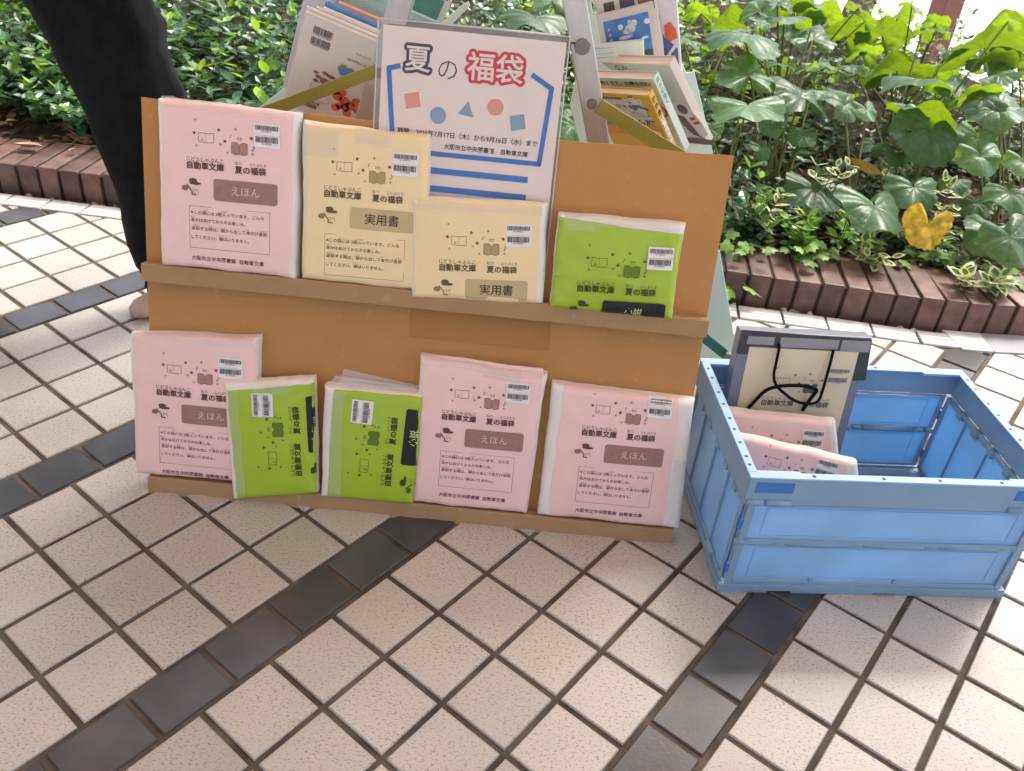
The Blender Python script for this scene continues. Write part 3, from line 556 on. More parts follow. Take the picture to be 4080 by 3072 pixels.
SPR = [(420, 850, 1.18, .16, 6, .050, .028, 0, 'dark glossy upright sprig with pale new tip by the cardboard corner'), (640, 1060, 1.13, .12, 6, .042, .028, 2, 'upright sprig with fresh mint green tip leaves'), (330, 1010, 1.18, .10, 5, .055, .034, 0, 'bushy dark sprig low beside the cardboard edge'), (420, 1090, 1.16, .08, 5, .055, .036, 0, 'broad leaved dark sprig above the ivy'), (690, 1085, 1.14, .06, 4, .05, .03, 0, 'short dark sprig under the first hanging leaf'), (450, 960, 1.17, .09, 6, .05, .02, 3, 'cream edged narrow leaved sprig near the cardboard'), (860, 830, 1.3, .10, 5, .042, .024, 3, 'cream edged sprig in the dark middle of the bed'), (1170, 620, 1.5, .12, 7, .05, .024, 3, 'cream edged sprig among the tall stalks'), (1580, 1370, .99, .06, 5, .06, .036, 3, 'cream edged sprig lying over the kerb at the right'), (1420, 900, 1.25, .09, 6, .045, .024, 3, 'cream edged sprig below the dark drooping leaves'), (1010, 1240, 1.1, .05, 4, .05, .03, 3, 'cream edged short sprig at the foot of the broad leaf'), (900, 1000, 1.2, .07, 4, .04, .026, 2, 'yellow green young sprig in the dark gap'), (760, 800, 1.28, .10, 5, .05, .03, 3, 'cream edged loose sprig left of the dry curled leaf'), (1330, 1070, 1.18, .09, 5, .035, .02, 2, 'thin young sprig above the withered yellow leaf')]
for cx, cy, Y, h, nn_, L, W, kind, lab in SPR:
    P = aty(*C4(cx, cy), Y); z0 = soil_z(P.x, P.y) if P.y > yc(P.x) + .2 else KH; base = V((P.x, P.y, max(z0, P.z - h))); mb = MB()
    for k in range(3):
        sprig(mb, V((ri.uniform(-.02, .02), ri.uniform(-.02, .02), z0 - base.z)), (base.z - z0) + h * ri.uniform(.7, 1.05), V((ri.uniform(-.05, .05), ri.uniform(-.06, .0))), nn_, L, W, ri, 0 if kind in (0, 3) else 2, 1, 3 if kind == 3 else None, 2 if kind == 0 else None)
    tag(mb.build('leafy_sprig', [M['vgreen'] if kind == 3 else M['shrub'], M['twig'], M['shrub_young'], M['cream_edge']], mw=Matrix.Translation(base)), lab, 'plant', 'small sprigs in the bed')
# fallen leaves on the kerb
for cx, cy, L, yaw, lab in [(1120, 1330, .05, -95, 'pinkish brown fallen leaf lying on the kerb'), (1410, 1440, .035, 20, 'small curled tan fallen leaf on the kerb')]:
    P = fl(*C4(cx, cy), KH + .01); mb = MB(); t, s, n = rot_frame(yaw, 4, 10); ovate(mb, V((0, 0, 0)), t, s, n, L, L * .55, .5); 
    tag(mb.build('fallen_leaf', M['dead'], mw=Matrix.Translation(P)), lab, 'leaf', 'fallen leaves on the kerb')
for X_, Y_, L, yaw, lab in [(110, 575, .085, 5, 'large tan fallen leaf on the bed edge at the left'), (290, 600, .03, 60, 'small tan fallen leaf behind the kerb left of the black trousers')]:
    P = fl(X_, Y_, KH + .02); mb = MB(); t, s, n = rot_frame(yaw, 4, 10); ovate(mb, V((-L / 2, 0, 0)), t, s, n, L, L * .5, .6)
    tag(mb.build('fallen_leaf', mat('tan_dry_leaf', (.42, .28, .2), .8, .3, 40), mw=Matrix.Translation(P)), lab, 'leaf', 'fallen leaves on the kerb')
cl = MB(); P = aty(*C4(870, 800), 1.35); t, s, n = rot_frame(-20, -10, 30); ovate(cl, V((0, 0, 0)), t, s, n, .11, .05, .9); tag(cl.build('curled_dry_leaf', mat('golden_dry_leaf', (.45, .28, .07), .7, .3, 40), mw=Matrix.Translation(P)), 'golden brown curled dead leaf caught in the middle of the bed', 'leaf')

# tree trunk and red brown post behind the bed
TX = aty(3420, 150, 3.3).x
tr = empty('tree', 'grey lichen covered tree trunk behind the bed, only its foot visible', 'tree', Matrix.Translation((TX, 3.3, 0)))
tb = MB(); tb.tube([(-.16, -.1, -.1), (-.1, -.05, .15), (-.02, 0, .5), (.06, .05, 1.0), (.12, .08, 1.8), (.2, .1, 3.0), (.25, .15, 4.2)], [.10, .075, .06, .055, .05, .05, .05], 18); tb.build('trunk', M['bark'], tr, smooth=True)
po = MB(); P = fl(3700, 235); po.box((-.065, -.065, -.05), (.065, .065, 3.2)); tag(po.build('post', M['post'], mw=Matrix.Translation((P.x, P.y, 0)) @ Matrix.Rotation(R_(20), 4, 'Z'), bevel=.006), 'square red brown painted post behind the plants at the right', 'post')

for pl_ in plants:
    if not pl_.children: bpy.data.objects.remove(pl_)
# ------------------------------------------------------------------ cardboard display stand
def crop(x0, y0, s): return lambda x, y: (x0 + x / s, y0 + y / s)
K5 = crop(560, 340, 2212 / 1200); K6 = crop(1500, 500, 2212 / 1300); K7 = crop(500, 1280, 2212 / 1300); K8 = crop(1600, 1380, 2212 / 1200); K2 = crop(1100, 0, 2212 / 1300)
BF = frame(BP, V((1, 0, 0)), BU, BN)                       # board frame: x along, y up the slope, z out of the face
def bframe(x, s, z=0): return BF @ Matrix.Translation((x, s, z))
disp = empty('cardboard_stand', 'tan cardboard display stand with two ledges of wrapped packages, leaning back', 'stand', bframe(0, 0))
BX0, BX1, BH = -.468, .4635, .655
b = MB(); n = 40; vs = []
for z in (0, -.006):
    for s_ in (0, BH / 3, BH * 2 / 3, BH):
        for i in range(n + 1):
            x = BX0 + (BX1 - BX0) * i / n; vs.append((x, s_ - (.0 if s_ < BH else .0012 * math.sin(i * .9)), z + .0012 * math.sin(i * .35) * s_ / BH))
w_ = n + 1; fr = [(r * w_ + i, r * w_ + i + 1, (r + 1) * w_ + i + 1, (r + 1) * w_ + i) for r in range(3) for i in range(n)]
bk = [tuple(q + 4 * w_ for q in reversed(f)) for f in fr]
b.add(vs, fr + bk)
ed = [(3 * w_ + i, 3 * w_ + i + 1, 7 * w_ + i + 1, 7 * w_ + i) for i in range(n)] + [(r * w_, (r + 1) * w_, (r + 5) * w_, (r + 4) * w_) for r in range(3)] + [((r + 1) * w_ + n, r * w_ + n, (r + 4) * w_ + n, (r + 5) * w_ + n) for r in range(3)]
b.add(vs, ed, 1)
b.build('back_panel', [M['card'], M['card_edge']], disp)
def ledge(s0, s1, x0, x1, d):
    mb = MB(); k = 60; vs = []
    for i in range(k + 1):
        x = x0 + (x1 - x0) * i / k; wv = .0008 * math.sin(i * .7) + .0006 * math.sin(i * 1.9)
        vs += [(x, s0, .0008), (x, s0 + wv * .3, d - .001 + wv), (x, s1 - .002, d + wv), (x, s1, d - .002 + wv), (x, s1 + wv * .5, .0008)]
    mb.add(vs, [(5 * i + q, 5 * i + 5 + q, 5 * i + 6 + q, 5 * i + 1 + q) for i in range(k) for q in range(4)] + [(0, 1, 2, 3, 4), tuple(5 * k + q for q in (4, 3, 2, 1, 0))])
    return mb.build('shelf_ledge', M['card_lip'], disp)
ledge(.369, .398, BX0 + .003, BX1 - .001, .029); ledge(-.016, .019, BX0 + .001, BX1 - .002, .029)
fx = bd(1637, 1250, 0).x; fm = MB(); fm.box((fx, .312, .0006), (fx + .235, .3685, .0016)); fm.build('darker_strip', M['card_darker'], disp)  # thin rectangle below the upper ledge, coloured darker than the panel
sm = MB(); sm.box((BX0 + .02, -.022, -.055), (BX1 - .02, -.016, .029)); sm.build('base_flap', M['card'], disp)

# ------------------------------------------------------------------ wrapped packages
def art_layout():
    A = {k: P2() for k in ('heading', 'notice', 'drawing', 'faint', 'label', 'ehon', 'jitsuyo', 'shosetsu', 'sticker', 'bars')}
    h = A['heading']
    h.text('じどうしゃぶんこ', -.0618, -.0040, .1722, .006); h.bold('自動車文庫', -.0612, -.0032, .1628)
    h.text('なつ', .0138, .0250, .1722, .006); h.text('ふくぶくろ', .0362, .0624, .1718, .006); h.bold('夏の福袋', .0142, .0618, .1622)
    t = A['notice']; t.line([(-.0594, .034), (.0682, .034), (.0682, .1), (-.0594, .1)], .00045, True)
    t.text('※この袋には 2冊入っています。どんな', -.0568, .0597, .0905, .008); t.text('本かはあけてからのお楽しみ。', -.057, .0302, .0784, .008)
    t.text('返却する時は、袋から出して本だけ返却', -.0564, .0641, .0655, .008); t.text('してください。袋はいりません。', -.0566, .0353, .0518, .008)
    for s_, x0, y in (('ふくろ', -.0372, .0953), ('さつはい', -.0082, .0953), ('ほん', -.0568, .0832), ('へんきゃく', -.0564, .0703), ('とき', -.029, .0703), ('ふくろ', -.0105, .0703), ('ほん', .0305, .0703), ('へんきゃく', .0520, .0703), ('ふくろ', -.0135, .0566)):
        t.text(s_, x0, x0 + .0031 * len(s_) * .85, y)
    t.text('大阪市立中央図書館', -.0576, .0139, .0178, .012); t.text('自動車文庫', .0199, .059, .0175, .012)
    d = A['drawing']; f = A['faint']
    for c, r in (((-.0491, .2114), .0034), ((-.0114, .219), .0033), ((-.0017, .2029), .0035), ((.0391, .2109), .0035)): d.star(c, r, .2)
    for c, r in (((.015, .2223), .003), ((-.0458, .1928), .0024), ((-.0086, .1975), .0026), ((.002, .1863), .0024), ((.0416, .1877), .0027), ((-.0479, .2311), .0026)): f.star(c, r, .3)
    d.note(.0062, .2095, .0045); d.note(.0412, .1932, .0065)
    d.line([(.0182, .2066), (.0176, .2104), (.0194, .2086), (.0210, .2106), (.0226, .2086), (.0244, .2104), (.0238, .2066)], .0005, True)
    f.poly([(.0087, .1862), (.0150, .1842), (.0209, .1862), (.0209, .1990), (.0160, .2030), (.0087, .2022)]); f.poly([(.0209, .1862), (.0268, .1842), (.033, .1860), (.033, .2020), (.0262, .2030), (.0209, .1990)])
    d.line([(.0087, .2022), (.0160, .2030), (.0209, .1990), (.0262, .2030), (.033, .2020), (.033, .1860), (.0268, .1842), (.0209, .1862), (.0150, .1842), (.0087, .1862)], .0006, True); d.line([(.0209, .199), (.0209, .1862)], .0004)
    d.line([(-.0425, .2128), (-.031, .2118), (-.0192, .2128), (-.0188, .1990), (-.031, .1978), (-.0425, .1996)], .0006, True); d.poly([(-.0385, .2012), (-.0345, .2012), (-.0345, .2018), (-.0372, .2018), (-.0362, .2045), (-.037, .2045)])
    d.line([(-.031, .2118), (-.031, .1978)], .0003)
    # sun hat and net beside the category label
    d.disc((-.0525, .1392), .0062, 20, .0036).disc((-.0490, .1352), .0094, 24, .0024)
    d.line([(-.0625, .1300 + .0022), (-.0585, .1278), (-.0540, .1225), (-.0545, .1180), (-.0475, .1176)], .0016); f.disc((-.0655, .1268), .0052, 20, .0042)
    for k in range(4): d.line([(-.0695 + k * .0026, .1238), (-.0685 + k * .0026, .1300)], .00035); d.line([(-.0705, .1250 + k * .0014), (-.0606, .1254 + k * .0014)], .00035)
    d.line([(-.0500, .1182), (-.0510, .1262), (-.0478, .1238), (-.0448, .1266), (-.0442, .1190)], .0005)
    A['label'].rrect(-.0199, .1116, .0803, .1450, .0045)
    A['ehon'].text('えほん', .0085, .0522, .1288, -.004); A['jitsuyo'].text('実用書', .0035, .0570, .1288, .004); A['shosetsu'].text('小説', .016, .044, .1288, .004)
    A['sticker'].rect(.0430, .2172, .0832, .2346); A['sticker'].rect(.0434, .1992, .0838, .2165)
    rb = random.Random(4); B = A['bars']
    for x0, y0, y1, num in ((.0452, .2249, .2318, '3011804316'), (.0458, .2064, .2152, '3011480288')):
        x = x0
        while x < x0 + .0340:
            w = rb.choice((.0005, .0005, .0009, .0013)); B.rect(x, y0, x + w, y1); x += w + rb.choice((.0004, .0005, .0009))
        B.text(num, x0 + .009, x0 + .025, y0 - .0016)
    return A
ART = art_layout()
INKS = dict(pink=('ink', 'ink_soft', 'label_p', 'pinktext'), beige=('ink_b', 'ink_bs', 'label_b', 'black'), green=('ink_g', 'ink_gs', 'label_g', 'greentext'))
def quad_map(q):
    tl, tr, br, bl = q
    return lambda u, v: (tl * (1 - u) + tr * u) * v + (bl * (1 - u) + br * u) * (1 - v)
def package(label, mw, quad, T, sheet, colour, kind, anchor, seed, bulge=.004, wr=.0014, group=GB, tapes=(), clear=(), dark_side=None, folds=1, name='wrapped_package', stickers=True):
    rng = random.Random(seed); root = empty(name, label, 'package', mw, group)
    q = [V(p) for p in quad]; qm = quad_map(q); ed = [(q[i], (q[(i + 1) % 4] - q[i]).normalized()) for i in range(4)]   # clockwise TL,TR,BR,BL
    r = min(.011, T * .55); cen = sum(q, V((0, 0))) / 4; W_ = (q[1] - q[0]).length; H_ = (q[0] - q[3]).length
    def hz(x, y):
        p = V((x, y)); d = min(max(0.0, -(e.x * (p.y - a.y) - e.y * (p.x - a.x))) for a, e in ed)
        k = min(d, r); z = T - r + math.sqrt(max(0, r * r - (r - k) ** 2))
        fade = min(1, d / .02)
        z += bulge * min(1, d / (.42 * min(W_, H_))) ** .6
        nz = noise.noise((x * 22 + seed, y * 9, seed * 1.7)) * 1.0 + noise.noise((x * 45, y * 45 + seed, 2)) * .5 + abs(noise.noise((x * 14 + y * 17, y * 6 - x * 9, seed))) * -1.2
        z += .0011 * (wr / .0014) * (1 - min(1, abs(noise.noise((x * 11 + y * 5, y * 8 - x * 4, seed * 3.1))) * 2.2)) ** 7 * (.35 + .65 * (1 - min(1, d / .05)))
        return z + wr * nz * (.45 + .55 * (1 - fade)) + wr * .9 * abs(noise.noise((x * 60, y * 60, seed))) * (1 - fade) * folds
    def grid_mesh(name, quadf, nx, ny, lift, m, close):
        ts = lambda n: [.5 - .5 * math.cos(math.pi * (i / n)) * (1 - .12 * math.sin(math.pi * i / n)) for i in range(n + 1)]
        us = ts(nx); vs_ = ts(ny); mb = MB(); vs = []
        for v in vs_:
            for u in us:
                p = quadf(u, v); e = 1 if (u in (us[0], us[-1]) or v in (vs_[0], vs_[-1])) else 0
                jx = .0024 * noise.noise((p.x * 13, p.y * 13, seed)) + .0011 * noise.noise((p.x * 42, p.y * 42, seed + 4)); jy = .0030 * noise.noise((p.x * 13, p.y * 13, seed + 9)) + .0013 * noise.noise((p.x * 42, p.y * 42, seed + 14)); vs.append((p.x + jx, p.y + jy, hz(p.x, p.y) + lift))
        w = nx + 1; fs = [(j * w + i, j * w + i + 1, (j + 1) * w + i + 1, (j + 1) * w + i) for j in range(ny) for i in range(nx)]
        mb.add(vs, fs)
        if close:
            ring = [i for i in range(w)] + [j * w + nx for j in range(1, ny + 1)] + [ny * w + i for i in range(nx - 1, -1, -1)] + [j * w for j in range(ny - 1, 0, -1)]
            k = len(ring); mid = []; bot = []
            for i in ring:
                x, y, z = vs[i]; c = V((x, y)) - cen; s_ = 1 + .0012 * noise.noise((x * 90, y * 90, 5)) / .1 * .1
                mid.append((cen.x + c.x * (1 + .004 * s_), cen.y + c.y * (1 + .003 * s_), z * .55)); bot.append((cen.x + c.x * .995, cen.y + c.y * .995, .0006))
            base = len(mb.v); mb.v.extend(mid + bot)
            for a in range(k):
                c = (a + 1) % k; mb.f.append([ring[c], ring[a], base + a, base + c]); mb.f.append([base + c, base + a, base + k + a, base + k + c]); mb.m += [0, 0]
            mb.f.append([base + k + a for a in range(k)]); mb.m.append(0)
        o = mb.build(name, m, root, smooth=True); return o
    grid_mesh('wrapper', qm, 40, 44, 0, M['white'], True)
    sq = [V(p) for p in sheet]; sm_ = quad_map(sq)
    grid_mesh('cover_sheet', sm_, 36, 40, .0007, M[colour], False)
    k, t0 = anchor
    def mp(x, y): z = k * complex(x, y) + t0; return (z.real, z.imag)
    cl = [(tuple(sq[i]), tuple(V((-(sq[(i + 1) % 4] - sq[i]).y, (sq[(i + 1) % 4] - sq[i]).x)).normalized())) for i in range(4)]
    ink, soft, lab, let = INKS[colour]
    def D(nm, key, m, lift, cell=0, parent=root): return decal(nm, ART[key], M[m], parent, hz, mp, cl, cell, lift + max(0, wr - .0009) * .9)
    D('printed_heading', 'heading', ink, .0012); D('printed_notice', 'notice', ink, .0012); D('printed_icons', 'faint', soft, .0011); D('printed_drawing', 'drawing', ink, .0013)
    lb = D('category_label', 'label', lab, .0011, .005)
    if lb: D('lettering', kind, let, .0016, 0, lb)
    if stickers:
        st = D('barcode_sticker', 'sticker', 'sticker', .0014, .006)
        if st: D('barcode', 'bars', 'bar', .0018, 0, st)
    for (u0, v0, u1, v1) in tapes:
        def tq(u, v, a=(u0, v0, u1, v1)): return qm(a[0] + (a[2] - a[0]) * u, a[1] + (a[3] - a[1]) * v)
        grid_mesh('tape', tq, 10, 8, .0022, M['tape'], False)
    for pts in clear:                                           # loose clear film standing past the edge
        mb = MB(); mb.add([V(p) for p in pts], [tuple(range(len(pts)))]); mb.build('loose_film', M['filmm'], root)
    return root, hz
def loc(pts, base): return [(p[0] - base[0], p[1] - base[1]) for p in pts]
def anc(rotdeg, scale, t, base): 
    a = R_(rotdeg); return (complex(math.cos(a), math.sin(a)) * scale, complex(t[0] - base[0], t[1] - base[1]))
def shelf_package(label, base, quad, sheet, T, colour, kind, an, seed, zoff=0.0, **kw):
    return package(label, bframe(base[0], base[1], zoff + .0006), loc(quad, base), T, loc(sheet, base), colour, kind, anc(*an, base), seed, **kw)
shelf_package('large pink package filling the left end of the upper ledge', (-.322, .398), [(-.432, .657), (-.212, .655), (-.2125, .398), (-.433, .398)], [(-.4225, .659), (-.2195, .656), (-.2205, .3985), (-.4285, .3985)], .030, 'pink', 'ehon', (.157, 1.0036, (-.3218, .3993)), 1,
    tapes=[(.06, .955, .93, 1.0)], clear=[[(-.110, .262, .010), (-.09, .264, .012), (-.078, .2605, .016), (-.074, .252, .022), (-.108, .246, .02)]])
shelf_package('tall cream package beside the large pink one on the upper ledge', (-.104, .398), [(-.2075, .644), (-.010, .643), (-.001, .398), (-.204, .398)], [(-.200, .645), (-.0095, .6435), (-.001, .3985), (-.199, .3985)], .028, 'beige', 'jitsuyo', (.562, 1.003, (-.1051, .3769)), 2,
    tapes=[(.42, .90, .72, 1.0), (.02, .80, .30, .98)], wr=.0011)
shelf_package('short cream package in front of the foot of the poster', (.082, .391), [(-.033, .549), (.182, .559), (.192, .397), (-.023, .386)], [(-.026, .546), (.172, .5575), (.181, .397), (-.017, .3865)], .024, 'beige', 'jitsuyo', (3.606, 1.0008, (.0922, .2836)), 3, zoff=.008, tapes=[(.05, .88, .96, .97)], wr=.0008)
shelf_package('small crumpled lime package alone at the right of the upper ledge', (.302, .396), [(.200, .545), (.401, .549), (.401, .394), (.203, .394)], [(.2015, .540), (.399, .530), (.3995, .3945), (.2045, .3945)], .032, 'green', 'shosetsu', (2.02, 1.013, (.3108, .2697)), 4, bulge=.011, wr=.0036, tapes=[(.05, .84, .30, 1.0), (.3, .90, .95, 1.0)])
shelf_package('pink package at the left end of the lower ledge, reaching past the cardboard', (-.381, .020), [(-.491, .277), (-.272, .292), (-.279, .026), (-.490, .020)], [(-.482, .277), (-.2735, .2925), (-.2795, .027), (-.486, .0205)], .027, 'pink', 'ehon', (-.129, 1.0134, (-.3828, .0153)), 5, tapes=[(.0, .95, 1.0, 1.0)])
shelf_package('lime package turned sideways overlapping the lower left pink one', (-.240, .008), [(-.330, .210), (-.177, .234), (-.165, .023), (-.314, -.006)], [(-.322, .197), (-.1765, .226), (-.1655, .0235), (-.303, -.004)], .026, 'green', 'shosetsu', (94.24, 1.02, (-.0349, .1317)), 6, zoff=.012, bulge=.005, wr=.0014, tapes=[(.32, .885, .72, .97), (.06, .05, .17, .93)])
shelf_package('lime package turned sideways with loose white wrapping on top', (-.078, .015), [(-.161, .222), (.008, .222), (.003, .019), (-.161, .015)], [(-.142, .218), (.0075, .219), (.0028, .0195), (-.148, .0155)], .030, 'green', 'shosetsu', (87.33, 1.03, (.1276, .1082)), 7, zoff=.004, bulge=.004, wr=.0012,
    tapes=[(.10, .02, .22, .97)], clear=[[(-.06, .205, .006), (.085, .200, .006), (.082, .214, .003), (-.055, .232, .003)], [(-.078, .205, .016), (.086, .2, .02), (.07, .215, .012), (-.066, .221, .012)]])
shelf_package('pink package in the middle of the lower ledge', (.103, .020), [(-.003, .288), (.210, .280), (.204, .021), (.002, .021)], [(.005, .2885), (.203, .2885), (.2035, .0215), (.003, .0215)], .029, 'pink', 'ehon', (.171, .9953, (.1039, .0271)), 8, tapes=[(.04, .955, .96, 1.0), (.5, .93, .8, .99)])
shelf_package('pink package with wide white borders at the right end of the lower ledge', (.346, .020), [(.220, .264), (.463, .259), (.471, .021), (.222, .021)], [(.240, .2645), (.436, .2605), (.440, .0215), (.241, .0215)], .029, 'pink', 'ehon', (.575, 1.0024, (.3437, .0238)), 9, wr=.0013, tapes=[(.90, .05, .995, .55)])

# ------------------------------------------------------------------ poster in its clear sleeve
PB = (.046, .398)
pos = empty('poster', 'large white poster with blue pot outline and red lettering in a clear sleeve', 'poster', bframe(PB[0], PB[1], .0015))
def PP(x, y): p = bd(*K2(x, y), off=.003); return (p.x - PB[0], p.y - PB[1])
mb = MB(); px0, px1, py1 = -.139, .139, .397
mb.box((px0, .002, .0006), (px1, py1, .0012)); mb.build('sheet', M['poster'], pos)
mb = MB(); sx0, sx1, sy1 = px0 - .008, px1 + .0045, py1 + .0085
mb.box((sx0, 0, .0034), (sx1, sy1, .0037)); mb.box((sx0, 0, -.0004), (sx1, sy1, -.0001))
mb.build('clear_sleeve', M['sleeve'], pos)
mb = MB()
for a, c in (((sx0, 0), (sx0, sy1)), ((sx0, sy1), (sx1, sy1)), ((sx1, sy1), (sx1, 0))): mb.tube([(a[0], a[1], .0015), (c[0], c[1], .0015)], .0011, 6)
mb.build('sleeve_edge', mat('sleeve_seam', (.55, .57, .56), .2, .05, spec=.7), pos)
def pd(nm, art, m, lift=.0018): decal(nm, art, M[m], pos, None, None, (), 0, lift)
bw = .0075
A = P2(); A.line([PP(834, 447), PP(765, 461), PP(787, 893)], bw); A.line([PP(1742, 512), PP(1868, 602), PP(1782, 1113), PP(700, 1005)], bw)
x0, y0 = PP(1035, 1150); x1, y1 = PP(1706, 1220); A.rect(-.118, y1 - .005 + .0, x1, y1 + .0045)
x0, y0 = PP(1025, 1270); x1, y1b = PP(1693, 1340); A.rect(-.118, y1b - .005, x1, y1b + .0045)
pd('blue_border', A, 'blue')
def tp(nm, s_, p0, p1, m, off, lift): 
    a = PP(*p0); c = PP(*p1); q = P2(); q.text(s_, a[0], c[0], (a[1] + c[1]) / 2, off); pd(nm, q, m, lift)
a = PP(865, 290); c = PP(1060, 515)
def word(s_, p0, p1, back, wide):
    a = PP(*p0); c = PP(*p1); yc_ = (a[1] + c[1]) / 2; q = P2(); q.text(s_, a[0], c[0], yc_, wide); k = (c[0] - a[0]) / glyphs(s_, wide)[2]
    q = P2()
    for k_ in range(16): 
        b0 = len(q.v); q.text(s_, a[0] + .0045 + .0045 * math.cos(k_ * .3927), c[0] - .0045 + .0045 * math.cos(k_ * .3927), yc_ + .0045 * math.sin(k_ * .3927), .012)
        for i_ in range(b0, len(q.v)): q.z[i_] = k_ * .00002
    pd('lettering_outline', q, back, .0018)
    q2 = P2(); q2.text(s_, a[0] + .0045, c[0] - .0045, yc_, .014); pd('lettering', q2, 'poster', .0024)
word('夏', (862, 288), (1062, 512), 'navy', .06); word('福袋', (1283, 350), (1690, 572), 'red', .06)
q = P2(); a = PP(1102, 425); c = PP(1225, 525); q.text('の', a[0], c[0], (a[1] + c[1]) / 2, -.01); pd('lettering', q, 'black')
q = P2(); a = PP(822, 880); c = PP(1772, 978); q.text('期間：2026年7月17日（木）から9月16日（水）まで', a[0], c[0], (a[1] + c[1]) / 2, .02); a = PP(1137, 1000); c = PP(1708, 1040); q.text('大阪市立中央図書館　自動車文庫', a[0], c[0], (a[1] + c[1]) / 2, .02); pd('date_lettering', q, 'black')
q = P2(); q.poly([PP(868, 637), PP(882, 738), PP(981, 722), PP(965, 622)]); q.disc(PP(1487, 728), .0125, 32); pd('salmon_shapes', q, 'salmon')
q = P2(); q.disc(PP(1098, 783), .0125, 32); q.poly([PP(1305, 686), PP(1232, 770), PP(1338, 797)]); q.poly([PP(1583, 787), PP(1594, 888), PP(1691, 873), PP(1680, 773)]); pd('blue_shapes', q, 'dusty')
# ------------------------------------------------------------------ A-frame book rack and its books
RY = .36                                                   # near end of the rack
rack = empty('book_rack', 'folding metal book rack with grey legs, mint trays and olive bars behind the cardboard', 'rack', Matrix.Translation((.03, .55, 0)))
RO = V((.03, .55, 0))
def leg_line(side, z): 
    if side < 0: a = aty(1602, 0, RY); c = aty(1460, 480, RY)
    else: a = aty(2289, 0, RY); c = aty(2386, 570, RY)
    u = (z - a.z) / (c.z - a.z); return a.lerp(c, u)
APEX = 1.22
for side in (-1, 1):
    for yb in (RY, RY + .52):
        p0 = leg_line(side, 0); p1 = leg_line(side, APEX); p0.y = p1.y = yb
        d = (p1 - p0).normalized(); sx = V((0, -1, 0)).cross(d).normalized(); mw = frame(p0 - RO, sx, V((0, 1, 0)), d)
        mb = MB(); L_ = (p1 - p0).length; mb.box((-.019, -.011, 0), (.019, .011, L_)); lg = mb.build('leg', M['alu'], rack, mw, bevel=.002)
        if yb == RY:
            rv = MB()
            for z in ((.648, .738) if side > 0 else (.664,)):
                z2 = (z - p0.z) / d.z; rv.tube([(0, -.0105, z2), (0, -.016, z2)], .0085 if z < .7 or side < 0 else .013, 16)
            rv.build('rivet', M['rivet'], lg, smooth=False, bevel=.001)
mb = MB(); a = leg_line(-1, .742); c = leg_line(1, .742)
for yb in (RY - .002, RY + .52): mb.tube([(a.x - RO.x - .01, yb - RO.y, .742), (c.x - RO.x + .015, yb - RO.y, .742)], .0095, 12)
mb.build('crossbar', M['rivet'], rack, smooth=True)
def flatbar(p0, p1, w, th, mname, nm='stay_bar'):
    d = (p1 - p0).normalized(); side = d.cross(V((0, 1, 0))).normalized(); mb = MB()
    mb.box((-w / 2, -th / 2, -.008), (w / 2, th / 2, (p1 - p0).length + .008)); return mb.build(nm, M[mname], rack, frame(p0 - RO, side, V((0, 1, 0)), d), bevel=.001)
yb = RY - .014
flatbar(aty(1482, 288, yb), aty(1045, 452, yb), .021, .003, 'bar_olive'); flatbar(aty(2402, 432, yb), aty(2760, 655, yb), .025, .003, 'bar_olive')
flatbar(aty(2780, 1325, .47), aty(2898, 1420, .47), .022, .003, 'teal')
bt = MB(); p = aty(2898, 1417, .462) - RO; bt.tube([p, p + V((0, -.012, 0))], .011, 12); bt.build('bolt', M['rivet'], rack, bevel=.001)
def plate(pts, Y, th, nm='tray_panel', m='mint'):
    mb = MB(); q = [aty(x, y, Y) - RO for x, y in pts]; mb.prism(q, (0, th, 0)); return mb.build(nm, M[m], rack, bevel=.0015)
plate([(2345, 60), (2383, 40), (2720, 255), (2735, 290), (2767, 285), (2848, 640), (2862, 900), (2400, 900), (2270, 420)], .80, .004)
plate([(2600, 985), (2868, 1000), (2936, 1400), (2860, 1440), (2600, 1400)], .55, .004)
plate([(1200, 296), (1010, 445), (1180, 520), (1560, 420), (1560, 200)], .62, .004)
plate([(1838, 22), (1866, 6), (1872, 24), (1795, 104), (1745, 104)], .66, .006, 'book_stop')
# tray floors the books stand on
def tray(x0, x1, z0, z1, y0, y1):
    mb = MB(); mb.prism([(x0 - RO.x, y0 - RO.y, z0), (x1 - RO.x, y0 - RO.y, z1), (x1 - RO.x, y0 - RO.y, z1 - .006), (x0 - RO.x, y0 - RO.y, z0 - .006)], (0, y1 - y0, 0)); mb.build('tray_floor', M['mint'], rack)

